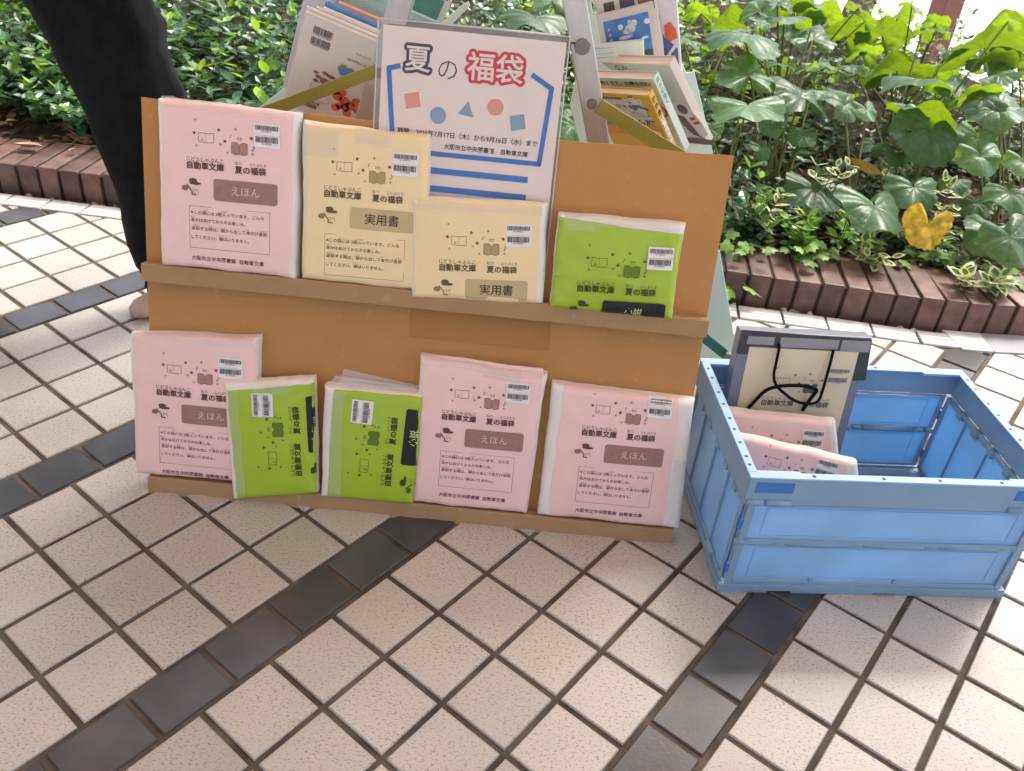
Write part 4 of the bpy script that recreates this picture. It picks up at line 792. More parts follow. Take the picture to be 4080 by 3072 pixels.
def book(label, corner, which, wdt, hgt, t, roll, yaw, spine, cover, nm='book', cat='book', group='library books in the rack', pitch=0):
    """corner: world point of the given front cover corner; roll CCW degrees in view, yaw about the book's height (+ = right edge nearer)"""
    r = R_(roll); up = V((-math.sin(r), 0, math.cos(r))); e = V((math.cos(r), 0, math.sin(r)))
    a = R_(yaw); ex = e * math.cos(a) + V((0, -1, 0)) * math.sin(a); out = ex.cross(up); pt = R_(pitch)
    up = up * math.cos(pt) - out * math.sin(pt); out = ex.cross(up)
    o = corner - ex * (wdt if which[1] == 'R' else 0) - up * (hgt if which[0] == 'T' else 0)
    root = empty(nm, label, cat, frame(o, ex, up, out), group)
    c = .0016; mb = MB(); mb.box((0, 0, -c), (wdt, hgt, 0)); mb.box((0, 0, -t), (wdt, hgt, -t + c))
    xs0, xs1 = ((-.001, .0012) if spine == 'L' else (wdt - .0012, wdt + .001)); mb.box((xs0, .0002, -t + .0002), (xs1, hgt - .0002, -.0002))
    cv = mb.build('cover', M[cover], root, bevel=.0012)
    mb = MB(); i0, i1 = (.0025, wdt - .003) if spine == 'L' else (.003, wdt - .0025); mb.box((i0, .003, -t + c + .0002), (i1, hgt - .003, -c - .0002)); mb.build('page_block', M['pages'], root)
    return root, cv, wdt, hgt, t
def face(root, nm, art, m, lift=.0006, ty=None):
    if ty: art.v = [(x, ty[0] + ty[1] * y) for x, y in art.v]
    return decal(nm, art, M[m], root, None, None, (), 0, lift)
GL = 'library books in the rack'
# left tray, spines to the left, leaning with the leg
LR = -17.0
def lb(label, px, Y, w, h, t, cover, roll=LR, yaw=0): return book(label, aty(*px, Y), 'TL', w, h, t, roll, yaw, 'L', cover)
r1, *_ = lb('white picture book back cover with barcodes and red shells, frontmost in the left tray', (1221, 46), .40, .175, .166, .010, 'cover_white')
A = P2(); rb = random.Random(9)
for y0 in (.139, .121):
    x = .018
    while x < .052: w = rb.choice((.0006, .0009, .0014)); A.rect(x, y0, x + w, y0 + .011); x += w + rb.choice((.0006, .0009))
    A.text('9784251037800', .018, .050, y0 - .002)
x = .030
while x < .056: w = rb.choice((.0006, .0009, .0013)); A.rect(x, .012, x + w, .019); x += w + rb.choice((.0006, .0009))
A.text('自動車文庫', .034, .060, .0225, .02); A.text('わかったさんのおかしシリーズ', .098, .165, .133, .006); A.text('定価（本体+税）', .125, .165, .126); A.text('ISBN978-4-251-03780-2 C8393', .085, .165, .119)
face(r1, 'barcode_print', A, 'bar')
A = P2()
for x, y, r in ((.080, .058, .008), (.092, .060, .008), (.086, .050, .009), (.100, .047, .010), (.112, .042, .009), (.104, .036, .008), (.121, .052, .010), (.094, .035, .007), (.088, .030, .008), (.110, .028, .008), (.126, .038, .007)): A.disc((x, y), r, 14, r * .8)
face(r1, 'shell_picture', A, 'coral')
A = P2()
for x, y, r, q in ((.058, .066, .0085, .006), (.046, .070, .006, .003), (.04, .076, .005, .0025), (.056, .080, .006, .003), (.066, .078, .009, .003), (.072, .070, .007, .003), (.043, .062, .005, .003)): A.disc((x, y), r, 14, q)
face(r1, 'shell_picture', A, 'brown_print')
A = P2(); A.line([(.040 + .016 * math.cos(i * .3) + .012, .050 + .011 * math.sin(i * .3)) for i in range(21)], .0008, True).line([(.036, .05), (.062, .052)], .0006).line([(.062 + .012 * math.cos(i * .35), .034 + .007 * math.sin(i * .35)) for i in range(18)], .0007, True); face(r1, 'shell_outline', A, 'ink_soft')
A = P2(); A.poly([(.073, .098), (.078, .106), (.086, .107), (.090, .103), (.096, .106), (.106, .102), (.107, .095), (.100, .086), (.080, .088)]); face(r1, 'hat_picture', A, 'blue_cover')
A = P2(); A.line([(.073, .098), (.078, .106), (.086, .107), (.090, .103), (.096, .106), (.106, .102), (.107, .095)], .0022); face(r1, 'hat_trim', A, 'cover_yellow', .0009)
prev = (1221, 46)
specs = [('thin white picture book behind the shell picture book', .412, .170, .168, .009, 'cover_white', (1222, 26)), ('thin pale picture book, third in the left tray', .423, .17, .168, .009, 'cover_grey', (1262, 28)), ('white picture book with red corner, fourth in the left tray', .434, .165, .166, .009, 'cover_white', (1291, 30)), ('blue covered picture book in the left tray', .447, .18, .178, .010, 'blue_cover', (1300, 6)), ('picture book with red lower edge in the left tray', .460, .16, .180, .011, 'salmon', (1350, 8))]
for lab_, Y, w, h, t, cov, px in specs: lb(lab_, px, Y, w, h, t, cov)
r2, *_ = lb('pale teal picture book with maroon hand drawn lettering at the top left', (1360, -75), .50, .20, .20, .012, 'teal_cover')
A = P2(); A.text('さきち', .025, .135, .128, .06, .036); face(r2, 'title_lettering', A, 'maroon')
r2b, *_ = lb('white tall book at the far left of the rack, only its corner visible', (1228, -75), .52, .15, .20, .012, 'lilac')
r3, *_ = book('chalk green picture book seen between the rack legs', aty(1808, -12, .57), 'TR', .15, .19, .013, LR - 5, -8, 'L', 'cover_white')[:2], 
r3 = r3[0]
A = P2(); A.rect(.004, .02, .138, .176); face(r3, 'cover_picture', A, 'board_green')
A = P2(); A.rect(.03, .10, .075, .104); A.rect(.071, .055, .075, .104); A.rect(.02, .055, .024, .104); face(r3, 'picture_frame_print', A, 'lime_edge', .0009); A = P2(); A.disc((.045, .072), .014, 16, .012); A.rect(.025, .055, .07, .068); face(r3, 'picture_print', A, 'cover_orange', .0012)
A = P2(); rb = random.Random(12); x = .085
while x < .143: w = rb.choice((.001, .0014, .002)); A.rect(x, .1785, x + w, .1875); x += w + rb.choice((.0008, .0012))
face(r3, 'barcode_print', A, 'bar')
# right tray, spines to the right
RR = 17.0
def rb_(label, px, Y, w, h, t, cover, roll=RR, yaw=0, pitch=0): return book(label, aty(*px, Y), 'TR', w, h, t, roll, yaw, 'R', cover, pitch=pitch)
q1 = rb_('yellow paperback with a running figure, frontmost in the right tray', (2583, 381), .385, .128, .182, .016, 'cover_yellow', 13, 35.5, -30)[0]
def face1(nm, art, m, lift=.0006): return face(q1, nm, art, m, lift, (.0771, .72))
A = P2(); A.rect(.004, .072, .110, .132); A.rect(.004, .045, .116, .072); face1('white_panel', A, 'cover_grey')
A = P2(); A.text('家総合病院', .028, .070, .130, .02); A.text('教える!', .050, .090, .104, .02); A.text('健康', .014, .046, .083, .03); A.text('旅行へ', .078, .100, .084); A.text('アドバイス', .075, .112, .074); A.text('あんしん旅', .020, .118, .052, .03); A.text('一家に一冊', .088, .116, .013); face1('title_lettering', A, 'black', .0010)
A = P2(); A.poly([(.083, .126), (.097, .130), (.104, .120), (.099, .112), (.086, .112)]); A.disc((.090, .136), .005, 14); face1('figure_shirt', A, 'cover_white', .0012)
A = P2(); A.poly([(.086, .112), (.100, .112), (.118, .098), (.114, .094), (.098, .104), (.090, .092), (.085, .093)]); face1('figure_trousers', A, 'denim', .0014)
A = P2(); A.disc((.0895, .1395), .0055, 14, .0035); A.rect(.081, .117, .088, .122); face1('figure_hair', A, 'brown_print', .0016)
A = P2(); A.rect(.002, .002, .126, .033); face1('orange_band', A, 'cover_orange', .0006); A = P2(); A.poly([(.01, .033), (.09, .036), (.085, .043), (.06, .046), (.035, .043), (.012, .045)]); face1('hill_print', A, 'board_green', .0009); A = P2(); A.poly([(.030, .026), (.085, .033), (.088, .037), (.05, .038), (.03, .034)]); A.disc((.105, .014), .018, 20, .011); face1('train_print', A, 'cover_white', .0011)
q2 = rb_('mint paperback standing between the yellow and the shoe book', (2602, 316), .415, .130, .188, .019, 'cover_mint', 14, 35.5, -30)[0]
A = P2(); A.text('に効くうえ、お腹も凹む!', .004, .122, .1765, .02); face(q2, 'title_lettering', A, 'black')
A = P2(); A.line([(.120 + .008 * math.cos(R_(a_)), .108 + .012 * math.sin(R_(a_))) for a_ in range(-80, 90, 17)], .004); face(q2, 'red_curl', A, 'red', .0009)
def spine_text(root, w, t, chars, y0, step, m, size):
    A = P2()
    for i, ch in enumerate(chars): A.text(ch, t / 2 - size / 2, t / 2 + size / 2, y0 - i * step, .03)
    o = decal('spine_lettering', A, M[m], root, None, None, (), 0, .0004)
    if o: o.matrix_local = frame((w + .0012, 0, 0), (0, 0, -1), (0, 1, 0), (1, 0, 0))
spine_text(q1, .128, .016, '健康あんしん旅', .165, .016, 'black', .011); spine_text(q2, .130, .019, 'ほねに効く', .178, .013, 'board_green', .009)
A = P2(); A.rect(.003, .06, .013, .12)
o = decal('spine_label', A, M['cover_white'], q1, None, None, (), 0, .0002); o.matrix_local = frame((.1294, 0, 0), (0, 0, -1), (0, 1, 0), (1, 0, 0))
q3 = rb_('large warm grey book with a white sneaker photo', (2665, 257), .47, .172, .215, .021, 'cover_grey', 15, 40, -30)[0]
A = P2(); A.text('なか', .045, .075, .203); A.text('散歩か、を', .055, .128, .192, .02); face(q3, 'title_lettering', A, 'black')
A = P2(); A.poly([(.134, .112), (.150, .122), (.168, .112), (.183, .07), (.185, .035), (.172, .022), (.150, .045), (.136, .085)]); face(q3, 'shoe_picture', A, 'cover_white')
A = P2(); A.disc((.154, .101), .011, 18, .013); A.poly([(.136, .085), (.150, .08), (.165, .03), (.172, .022), (.150, .030), (.136, .06)]); A.rect(.12, .004, .188, .020); face(q3, 'shoe_shadow_print', A, 'maroon_band', .0009)
A = P2(); A.poly([(.160, .078), (.172, .082), (.174, .075), (.162, .071)]); A.poly([(.164, .066), (.177, .071), (.179, .064), (.166, .059)]); face(q3, 'shoe_stripe', A, 'red', .0012)
root, cv, *_ = rb_('mint white stack of thin booklets behind the shoe book', (2561, 163), .56, .105, .12, .018, 'mint_pages', 12, 6)
A = P2()
for y in (.114, .104, .097): A.line([(.0, y), (.05, y + .0)], .0008)
face(root, 'booklet_edges', A, 'dusty')
A = P2(); A.rect(.098, .0, .105, .117); face(root, 'lime_strip', A, 'lime_edge', .0008)
q5 = rb_('small book with blue sky and hill photo', (2600, 8), .60, .105, .148, .012, 'cover_grey', 18, -2)[0]
A = P2(); A.rect(.010, .048, .094, .134); face(q5, 'sky_photo', A, 'sky_blue')
A = P2(); A.poly([(.010, .006), (.094, .006), (.094, .066), (.075, .068), (.060, .075), (.04, .077), (.022, .076), (.010, .071)]); face(q5, 'hill_photo', A, 'hill', .0009); A = P2(); A.poly([(.055, .006), (.094, .006), (.094, .064), (.072, .060)]); face(q5, 'sea_photo', A, 'sea', .0011)
A = P2()
for x, y, r, q in ((.058, .112, .010, .008), (.052, .108, .008, .005), (.04, .118, .005, .005), (.046, .098, .012, .0035), (.09, .118, .006, .005), (.082, .09, .007, .0025), (.066, .120, .006, .006)): A.disc((x, y), r, 14, q)
face(q5, 'cloud_photo', A, 'cloud', .0009)
A = P2()
for i, ch in enumerate('村井理子'): A.text(ch, .016, .022, .118 - i * .0098, .02)
for i, ch in enumerate('家族のこと'): A.text(ch, .054, .0615, .124 - i * .0125, .02)
face(q5, 'title_lettering', A, 'cloud', .0013)
q6 = rb_('white book with an orange sleeved figure, right of the sky photo book', (2690, -40), .66, .12, .185, .012, 'lilac', 15, 14)[0]
A = P2(); A.poly([(.094, .125), (.106, .130), (.116, .115), (.118, .098), (.104, .092), (.094, .100)]); face(q6, 'orange_print', A, 'coral'); A = P2(); A.rect(.090, .016, .117, .078); A.poly([(.09, .078), (.117, .078), (.104, .092), (.094, .100), (.09, .11)]); face(q6, 'denim_print', A, 'denim', .0004); A = P2(); A.poly([(.095, .068), (.118, .094), (.118, .086), (.098, .062)]); face(q6, 'arm_print', A, 'cover_white', .001)
A = P2(); A.rect(.078, .10, .086, .145); A.rect(.080, .04, .086, .06); A.rect(.080, .064, .086, .078); face(q6, 'dark_print', A, 'maroon_band')
q7 = rb_('book with a photo of several people, top of it cut by the frame', (2600, -105), .63, .112, .19, .012, 'cover_white', 18, -2)[0]
A = P2(); A.rect(.014, .135, .034, .160); A.rect(.044, .132, .072, .175); face(q7, 'people_photo', A, 'maroon_band'); A = P2(); A.rect(.046, .128, .070, .150); face(q7, 'denim_print', A, 'denim', .0009); A = P2(); A.rect(.078, .130, .108, .165); face(q7, 'brown_print', A, 'brown_print')

# ------------------------------------------------------------------ folding crate and what is in it
CX_ = V((.9943, .1063, 0)); CY_ = V((-.1063, .9943, 0)); CO = V((.5265, -.1145, 0))
CM = frame(CO, CX_, CY_, V((0, 0, 1))); CL, CDp, CH = .500, .335, .250
crate = empty('folding_crate', 'blue plastic folding crate standing on the tiles right of the cardboard', 'crate', CM)
C = M['crate']
mb = MB(); mb.box((.004, .004, .012), (CL - .004, CDp - .004, .017)); mb.box((0, 0, .006), (CL, .006, .020)); mb.box((0, CDp - .006, .006), (CL, CDp, .020)); mb.box((0, .0062, .006), (.006, CDp - .0062, .020)); mb.box((CL - .006, .0062, .006), (CL, CDp - .0062, .020))
for x0, x1 in ((.002, .088), (.128, .270), (.310, .498)):
    for y0 in (.0015, CDp - .0055): mb.box((x0, y0, 0), (x1, y0 + .004, .0075))
for y0, y1 in ((.006, .10), (.14, .20), (.24, CDp - .006)):
    for x0 in (.0015, CL - .0055): mb.box((x0, y0, 0), (x0 + .004, y1, .0075))
mb.build('base', C, crate, bevel=.0012)
z0, z1 = .196, CH
mb = MB()
mb.box((0, 0, z0), (CL, .004, z1 - .003)); mb.box((0, CDp - .004, z0), (CL, CDp, z1 - .003)); mb.box((0, .0042, z0), (.004, CDp - .0042, z1 - .003)); mb.box((CL - .004, .0042, z0), (CL, CDp - .0042, z1 - .003))
mb.build('rim_skirt', C, crate, bevel=.0015)
rim_mat = mat('pale_rim_plastic', (.34, .55, .78), .35, .06, 10, spec=.5)
mb = MB(); fwid = .0135; mb.box((-.001, -.001, z1 - .003), (CL + .001, fwid, z1)); mb.box((-.001, CDp - fwid, z1 - .003), (CL + .001, CDp + .001, z1)); mb.box((-.001, fwid + .0002, z1 - .003), (fwid, CDp - fwid - .0002, z1)); mb.box((CL - fwid, fwid + .0002, z1 - .003), (CL + .001, CDp - fwid - .0002, z1))
for xx, yy, dx, dy in ((.012, .012, .07, .006), (CL - .082, .012, .07, .006), (.012, CDp - .018, .07, .006), (CL - .082, CDp - .018, .07, .006)): mb.box((xx, yy, z1 - .006), (xx + dx, yy + dy, z1 - .0004))
mb.build('rim_flange', rim_mat, crate, bevel=.001)
mb = MB()
for x in (.10, .21, .30, .40): mb.tube([(x, .006, z1 - .001), (x, .006, z1 + .0004)], .003, 10)
for x in (.12, .22, .33): mb.tube([(x, CDp - .006, z1 - .001), (x, CDp - .006, z1 + .0004)], .003, 10)
for y in (.03, .05, .085, .12, .15, .19, .225, .27, .30):
    for x in (.006, CL - .006): mb.tube([(x, y, z1 - .001), (x, y, z1 + .0004)], .0028, 10)
mb.build('rim_hole', M['crate_hole'], crate)
pkm = mat('pocket_blue', (.05, .19, .52), .4, .08)
for x0_ in (.012, CL - .072): mb = MB(); mb.box((x0_, -.0006, z1 - .030), (x0_ + .06, .0006, z1 - .010)); mb.build('corner_pocket', pkm, crate)
mb = MB(); mb.tube([(.004, -.001, .2015), (.030, -.001, .2015)], .0052, 12); mb.tube([(.034, -.001, .2015), (.074, -.001, .2015)], .0052, 12); mb.tube([(CL - .074, -.001, .2015), (CL - .004, -.001, .2015)], .0052, 12); mb.build('corner_hinge', C, crate, smooth=True)
def long_side(y, sgn, name):
    for za, zb, nm in ((.113, .1955, 'upper_panel'), (.0215, .1125, 'lower_panel')):
        m1 = MB(); m1.box((.022, y - .0009, za + .008), (CL - .022, y + .0009, zb - .004)); pn = m1.build(nm, M['crate_panel'], crate)
        m2 = MB(); o = y - sgn * .0012
        def fr(x0, za_, x1, zb_): m2.box((x0, min(o, o - sgn * .0045), za_), (x1, max(o, o - sgn * .0045), zb_))
        fr(.010, za + .0005, .022, zb - .0005); fr(CL - .022, za + .0005, CL - .010, zb - .0005); fr(.0222, za + .0005, CL - .0222, za + .0085); fr(.0222, zb - .0045, CL - .0222, zb - .0005)
        m2.build('panel_frame', C, pn, bevel=.0015)
        m3 = MB()
        for (x0, x1) in ((.045, CL - .045),): m3.box((x0, y - .002, za + .014), (x1, y - .0012, za + .0155)); m3.box((x0, y - .002, zb - .011), (x1, y - .0012, zb - .0095)); m3.box((x0 - .0015, y - .002, za + .0157), (x0, y - .0012, zb - .0112)); m3.box((x1, y - .002, za + .0157), (x1 + .0015, y - .0012, zb - .0112))
        m3.build('raised_ridge', M['crate_panel'], pn, bevel=.0003)
    m4 = MB()
    for a, c in ((.006, .066), (.070, .088), (.092, .196), (.202, .218), (.222, .322), (.328, .344), (.348, .448), (.452, .470), (.474, .496)):
        rr = .0058 if c - a > .03 else .0046; m4.tube([(a, y - sgn * .001, .1128), (c, y - sgn * .001, .1128)], rr, 12)
    m4.build('hinge', C, crate, smooth=True)
    m5 = MB()
    for x in (.155, .300): m5.box((x - .012, y - .006, .0205), (x + .012, y - .001, .0265)); m5.box((x - .004, y - .007, .0265), (x + .004, y - .001, .034))
    if sgn > 0: m5.build('latch', C, crate, bevel=.001)
    m6 = MB()
    for zc in (.055, .150):
        for xc in (.0055, CL - .0105): m6.box((xc, y - .0035, zc - .010), (xc + .005, y + .003, zc + .010))
    m6.build('corner_clip', mat('clip_blue', (.04, .22, .62), .4, .05), crate, bevel=.0008)
long_side(.0065, 1, 'front'); long_side(CDp - .0065, -1, 'back')
def short_side(x, sgn):
    m1 = MB(); m1.box((x - .0009, .018, .022), (x + .0009, CDp - .018, .195)); pn = m1.build('end_panel', M['crate_panel'], crate)
    m2 = MB(); o0, o1 = sorted((x - sgn * .0012, x - sgn * .0052)); q0, q1 = sorted((x + sgn * .0012, x + sgn * .0042))
    for (a0, a1) in ((o0, o1), (q0, q1)):
        m2.box((a0, .010, .022), (a1, .018, .1955)); m2.box((a0, CDp - .018, .022), (a1, CDp - .010, .1955)); m2.box((a0, .0182, .022), (a1, CDp - .0182, .030)); m2.box((a0, .0182, .1875), (a1, CDp - .0182, .1955))
        for y in (.09, .17, .25): m2.box((a0, y - .002, .0302), (a1, y + .002, .1873))
    m2.build('panel_frame', C, pn, bevel=.0012)
    m3 = MB()
    for y in (.05, .105, .16, .215, .27): m3.box((x - sgn * .0 - .008, y - .008, .183), (x + .008, y + .008, .1955))
    m3.build('hinge_tab', C, crate, bevel=.001)
short_side(.0075, 1); short_side(CL - .0075, -1)
mb = MB(); mb.tube([(.002, .06, .03), (.002, .09, .03)], .005, 8); mb.build('side_latch', C, crate)

# gift bag
Z2 = crop(2700, 1250, 1.388)
def slanted(y_in, lean, shift=.17):
    a = R_(lean); o = CM @ V((shift, y_in, .018)); up = CY_ * math.sin(a) + V((0, 0, math.cos(a))); out = CX_.cross(up); return frame(o, CX_, up, out)
BGM = slanted(.268, 8); BGI = BGM.inverted()
def on(mw, x, y, z=0.0): 
    n = V((mw[0][2], mw[1][2], mw[2][2])); o = V((mw[0][3], mw[1][3], mw[2][3])) + n * z; h = mw.inverted() @ hit(x, y, o, n); return (h.x, h.y)
bagr = empty('gift_bag', 'smoky grey clear gift bag with black cord handles standing in the crate', 'bag', BGM)
tl = on(BGM, *Z2(355, 90), .03); tr = on(BGM, *Z2(1078, 145), .03)
x0, x1, yt = tl[0], tr[0], (tl[1] + tr[1]) / 2
mb = MB(); mb.box((x0, 0, 0), (x1, yt, .028)); mb.build('bag_body', M['bag_grey'], bagr, bevel=.002)
def bagrect(pts, m, nm, lift): A = P2(); A.poly([on(BGM, *Z2(*p), .03) for p in pts][::-1]); return decal(nm, A, M[m], bagr, None, None, (), 0, .028 + lift)
bagrect([(355, 90), (1078, 145), (1040, 372), (968, 372), (1003, 220), (400, 180), (385, 228), (325, 222)], 'bag', 'top_band', .0006)
mb = MB(); p = [on(BGM, *Z2(*q), .03) for q in ((400, 180), (1003, 220))]
A = P2(); A.rect(p[0][0], .0, p[1][0], (p[0][1] + p[1][1]) / 2); decal('cream_sheet', A, M['bag_sheet'], bagr, None, None, (), 0, .0288)
xs0 = p[0][0]; sc = complex(1.0, 0); an_p = on(BGM, *Z2(467, 478), .03); kx = (on(BGM, *Z2(832, 512), .03)[0] - an_p[0]) / .1238
def bm_(x, y): return (an_p[0] + (x + .0616) * kx, an_p[1] + (y - .1673) * kx)
for key, m in (('heading', 'label_p'), ('faint', 'ink_bs'), ('drawing', 'label_p')): decal('printed_' + ('icons' if key == 'faint' else key), ART[key], mat('smoky_ink', (.14, .13, .13), .5), bagr, None, bm_, [((0, .05), (0, -1))], 0, .0294)
decal('barcode_sticker', ART['bars'], mat('smoky_blue_ink', (.15, .16, .24), .5), bagr, None, lambda x, y: (bm_(x, y)[0] + .004, bm_(x, y)[1] + .002), (), 0, .0296)
for (a, c) in (((393, 118), (530, 175)), ((575, 125), (885, 200)), ((915, 140), (1055, 215))):
    q0 = on(BGM, *Z2(*a), .03); q1 = on(BGM, *Z2(*c), .03); mb = MB(); mb.box((q0[0], q1[1], .0292), (q1[0], q0[1] - .002, .0296)); mb.build('clear_tape', mat('smoky_tape', (.30, .28, .29), .2, .1, 20, spec=.6), bagr)
def cord(pts, zs, nm='cord_handle', r=.0026):
    P = [V((*on(BGM, *Z2(*q), .03 + z), .03 + z)) for q, z in zip(pts, zs)]; out = []
    for i in range(len(P) - 1):
        p0 = P[max(i - 1, 0)]; p1 = P[i]; p2 = P[i + 1]; p3 = P[min(i + 2, len(P) - 1)]
        for k in range(6):
            u = k / 6; out.append(.5 * ((2 * p1) + (p2 - p0) * u + (2 * p0 - 5 * p1 + 4 * p2 - p3) * u * u + (3 * p1 - p0 - 3 * p2 + p3) * u ** 3))
    out.append(P[-1]); mb = MB(); mb.tube(out, r, 8); mb.build(nm, M['cord'], bagr, smooth=True)
cord([(562, 168), (560, 200), (545, 270), (532, 340), (545, 395), (590, 440), (650, 482), (720, 498), (775, 485), (800, 430), (820, 360), (845, 270), (862, 200)], [.002, .004, .008, .012, .016, .018, .02, .02, .018, .014, .01, .006, .003])
cord([(385, 530), (430, 480), (480, 430), (540, 405), (620, 397), (700, 400), (762, 418), (765, 432), (735, 470), (690, 535)], [.002, .006, .014, .024, .026, .026, .024, .02, .012, .004], r=.0032)
# two pink packages lying against the bag
def in_crate(label, y_in, lean, pts_px, sheet_px, h1, h2, seed, T=.022):
    mw = slanted(y_in, lean, .12); q = [V(on(mw, *Z2(*p), T)) for p in pts_px]; s_ = [V(on(mw, *Z2(*p), T)) for p in sheet_px]
    for v_ in q + s_: v_.x = max(v_.x, -.103); v_.y = max(v_.y, .002)
    A_ = on(mw, *Z2(*h1), T); B_ = on(mw, *Z2(*h2), T); L1 = complex(-.0304, .2343); L2 = complex(.0798, .2249); k = (complex(*B_) - complex(*A_)) / (L2 - L1); t = complex(*A_) - k * L1
    return package(label, mw, q, T, s_, 'pink', 'ehon', (k, t), seed, group='pink packages lying in the crate', wr=.001)
in_crate('pink package with green edge lying in the crate against the bag', .20, 14, [(215, 528), (880, 592), (905, 840), (230, 840)], [(215, 528), (835, 588), (845, 840), (230, 840)], (466, 618), (797, 672), 14)
in_crate('pink package nearest the front of the crate', .11, 18, [(180, 655), (1008, 822), (1012, 1010), (190, 1010)], [(180, 655), (930, 806), (938, 1010), (190, 1010)], (566, 733), (872, 850), 15)

# ------------------------------------------------------------------ person standing behind the stand at the left
per = empty('person', 'person in wide black trousers and beige shoe standing behind the cardboard stand', 'person', Matrix.Translation((-.95, .66, 0)))
PO = V((-.95, .66, 0))
tip_ = fl(553, 1258); ank = tip_ + V((.72 * .17, .69 * .17, .075))
knee = aty(420, 120, .62); hipR = V((-.86, .66, .92)); hipL = V((-1.03, .68, .92)); kneeL = V((-1.20, .70, .48)); ankL = V((-1.23, .70, .08)); root_ = V((-.945, .67, .96))
pts = {'pelvis': (root_, .13), 'belly': (V((-.94, .68, 1.12)), .125), 'chest': (V((-.94, .69, 1.30)), .14), 'neck0': (V((-.94, .69, 1.45)), .06), 'neck1': (V((-.94, .675, 1.52)), .052), 'head': (V((-.94, .66, 1.62)), .088), 'crown': (V((-.94, .67, 1.71)), .075),
       'hipR': (hipR, .095), 'kneeR': (knee, .05), 'shinR': (aty(575, 640, .62), .042), 'ankR': (ank, .03), 'toeR': (ank + V((-.09, -.086, -.045)), .026), 'hipL': (hipL, .095), 'kneeL': (kneeL, .058), 'ankL': (ankL, .036), 'toeL': (ankL + V((-.02, -.15, -.045)), .026),
       'shR': (V((-.76, .69, 1.40)), .055), 'elR': (V((-.68, .70, 1.14)), .042), 'wrR': (V((-.70, .62, .92)), .028), 'haR': (V((-.70, .60, .84)), .026), 'shL': (V((-1.12, .69, 1.40)), .055), 'elL': (V((-1.20, .70, 1.14)), .042), 'wrL': (V((-1.19, .62, .92)), .028), 'haL': (V((-1.19, .60, .84)), .026)}
for s_ in 'RL':
    h = pts['ha' + s_][0]
    for k, dx in enumerate((-.024, -.008, .008, .024)): pts['f%d%s' % (k, s_)] = (h + V((dx, -.03, -.085 + abs(dx) * .7)), .008)
    pts['th' + s_] = (h + V((.035 if s_ == 'L' else -.035, -.045, -.03)), .009)
edges = [('pelvis', 'belly'), ('belly', 'chest'), ('chest', 'neck0'), ('neck0', 'neck1'), ('neck1', 'head'), ('head', 'crown')]
edges += [('kneeR', 'shinR'), ('shinR', 'ankR'), ('kneeL', 'ankL')]
for s_ in 'RL':
    edges += [('pelvis', 'hip' + s_), ('hip' + s_, 'knee' + s_), ('ank' + s_, 'toe' + s_), ('chest', 'sh' + s_), ('sh' + s_, 'el' + s_), ('el' + s_, 'wr' + s_), ('wr' + s_, 'ha' + s_), ('ha' + s_, 'th' + s_)] + [('ha' + s_, 'f%d%s' % (k, s_)) for k in range(4)]
names = list(pts); me = bpy.data.meshes.new('body'); me.from_pydata([tuple(pts[n][0] - PO) for n in names], [(names.index(a), names.index(b)) for a, b in edges], []); me.materials.append(M['skin'])
body = link('body', me, per); sk = body.modifiers.new('skin', 'SKIN'); sk.use_smooth_shade = True
for i, n in enumerate(names): me.skin_vertices[0].data[i].radius = (pts[n][1], pts[n][1])
me.skin_vertices[0].data[0].use_root = True
ss = body.modifiers.new('subdivision', 'SUBSURF'); ss.levels = 1; ss.render_levels = 1
def rings(name, rr, m, n=28, wrinkle=.006, cap=True, seed=0):
    mb = MB(); vs = []
    for k, (c, rx, ry) in enumerate(rr):
        for i in range(n):
            a = 2 * math.pi * i / n; w = 1 + wrinkle / rx * (noise.noise((math.cos(a) * 2.2 + seed, math.sin(a) * 2.2, c.z * 7)) + .8 * noise.noise((math.cos(a) * 5, math.sin(a) * 5 + seed, c.z * 16)) + .6 * noise.noise((a * 1.5 + c.z * 9, seed, c.z * 30)))
            vs.append(c - PO + V((math.cos(a) * rx * w, math.sin(a) * ry * w, 0)))
    mb.add(vs, [(k * n + i, k * n + (i + 1) % n, (k + 1) * n + (i + 1) % n, (k + 1) * n + i) for k in range(len(rr) - 1) for i in range(n)] + ([tuple(reversed(range(n))), tuple(range((len(rr) - 1) * n, len(rr) * n))] if cap else []))
    return mb
def prof(rows, Y):
    out = []
    for y, l, r in rows:
        a = aty(l, y, Y); b_ = aty(r, y, Y); out.append(((a + b_) / 2, (b_ - a).length / 2))
    return out
rows = [(1130, 585, 668), (1098, 572, 690), (1060, 552, 712), (990, 517, 735), (880, 493, 752), (780, 470, 760), (720, 440, 762), (620, 398, 760), (540, 366, 752), (450, 325, 738), (360, 284, 714), (270, 240, 674), (180, 196, 626), (90, 136, 600), (0, 77, 562), (-110, 20, 545)]
rr = []
for c, hw in prof(rows, .62):
    c.y = .62 + .04 * c.z; rr.append((c, hw, max(.045, hw * .72)))
last = rr[-1][0]; rr += [(last.lerp(hipR, .55), .142, .12), (hipR + V((0, 0, .03)), .135, .13)]
mbR = rings('t', rr, None, wrinkle=.016, seed=3)
rrL = [(ankL + V((0, 0, .03)), .07, .06), (ankL + V((0, 0, .2)), .095, .085), (kneeL, .105, .10), (kneeL.lerp(hipL, .5), .12, .115), (hipL + V((0, 0, .03)), .135, .13)]
mbL = rings('t', rrL, None, wrinkle=.009, seed=8)
mbH = rings('t', [(V((-.945, .67, .86)), .19, .135), (V((-.945, .67, .95)), .20, .14), (V((-.945, .67, 1.04)), .17, .125)], None, wrinkle=.004)
for q in (mbL, mbH): mbR.add(q.v, q.f)
mbR.build('trousers', M['cloth'], per, smooth=True)
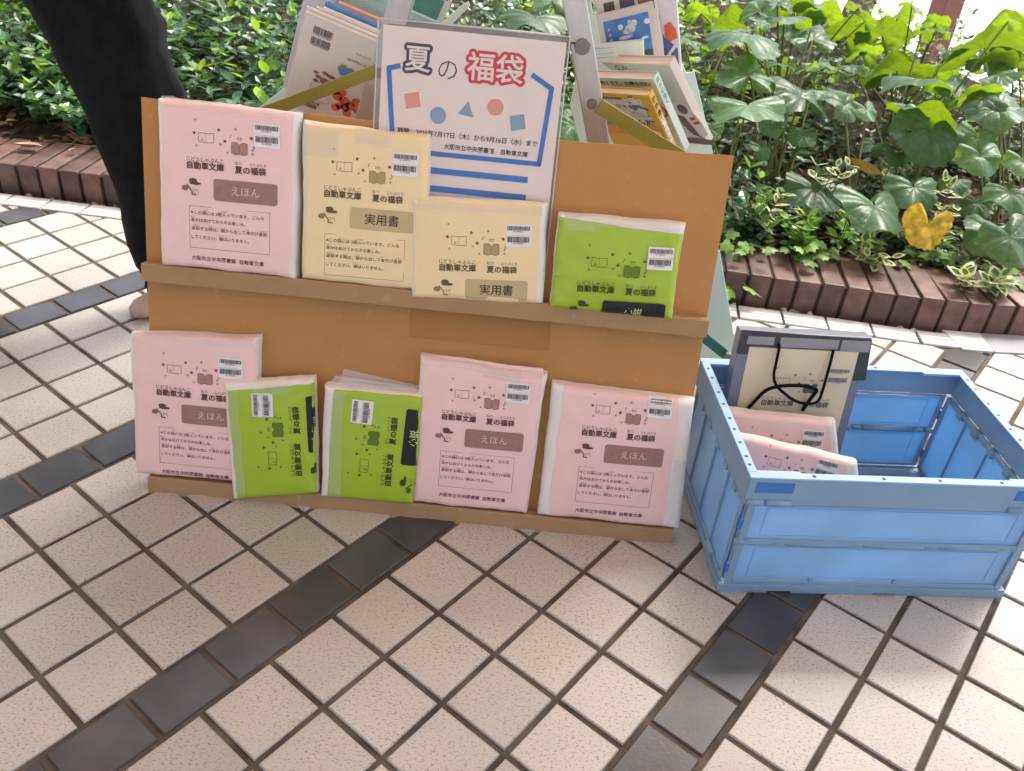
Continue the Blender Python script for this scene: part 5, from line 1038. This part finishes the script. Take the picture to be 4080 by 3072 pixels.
mbS = rings('s', [(V((-.945, .67, 1.0)), .185, .135), (V((-.94, .68, 1.15)), .175, .13), (V((-.94, .69, 1.32)), .20, .14), (V((-.94, .69, 1.42)), .17, .11), (V((-.94, .69, 1.48)), .075, .07)], None, wrinkle=.006, seed=5)
for s_ in 'RL': mbS.tube([pts['sh' + s_][0] - PO + V((.04 if s_ == 'L' else -.04, 0, 0)), pts['sh' + s_][0] - PO, pts['sh' + s_][0].lerp(pts['el' + s_][0], .8) - PO], [.085, .078, .07], 14)
mbS.build('shirt', M['shirt'], per, smooth=True)
sb = rings('sock', [(ank + V((.0, 0, -.035)), .042, .046), (ank + V((-.002, 0, .01)), .042, .046), (ank + V((-.002, 0, .045)), .042, .046)], None, wrinkle=.002, n=16); 
mb2 = rings('sock', [(ankL + V((0, 0, -.03)), .042, .044), (ankL + V((0, 0, .06)), .042, .043)], None, wrinkle=.002, n=16); sb.add(mb2.v, sb.f[:0] or mb2.f)
sb.build('socks', M['sock'], per, smooth=True)
for a_, dirv, nm in ((ank, V((-.72, -.69, 0)), 'shoe'), (ankL, V((-.15, -.98, 0)), 'shoe')):
    d = dirv.normalized(); p = V((-d.y, d.x, 0)); mb = MB(); vs = []; n = 14; secs = [(-.075, .026, .05), (-.055, .036, .062), (0, .038, .066), (.06, .042, .058), (.12, .046, .045), (.165, .036, .035), (.185, .015, .025)]
    for u, hw, hh in secs:
        for i in range(n):
            t = 2 * math.pi * i / n; vs.append(V((a_.x, a_.y, 0)) - PO + d * u + p * hw * math.cos(t) + V((0, 0, max(.0015, hh * .5 + hh * .55 * math.sin(t)))))
    mb.add(vs, [(k * n + i, k * n + (i + 1) % n, (k + 1) * n + (i + 1) % n, (k + 1) * n + i) for k in range(len(secs) - 1) for i in range(n)] + [tuple(reversed(range(n))), tuple(range(6 * n, 7 * n))])
    mb.build(nm, M['shoe'], per, smooth=True)
hb = MB(); hv = []; n = 20
for k in range(8):
    th = math.pi * .62 * k / 7
    for i in range(n): a = 2 * math.pi * i / n; hv.append(V((-.94, .675, 1.655)) - PO + V((math.sin(th) * math.cos(a) * .098, math.sin(th) * math.sin(a) * .105 + .012, math.cos(th) * .10)))
hb.add(hv, [(k * n + i, k * n + (i + 1) % n, (k + 1) * n + (i + 1) % n, (k + 1) * n + i) for k in range(7) for i in range(n)]); hb.build('hair', M['hair'], per, smooth=True)
for dx in (-.03, .03):
    eb_ = MB(); eb_.tube([V((-.94 + dx, .58, 1.635)) - PO, V((-.94 + dx, .572, 1.635)) - PO], .008, 10); eb_.build('eye', M['hair'], per)
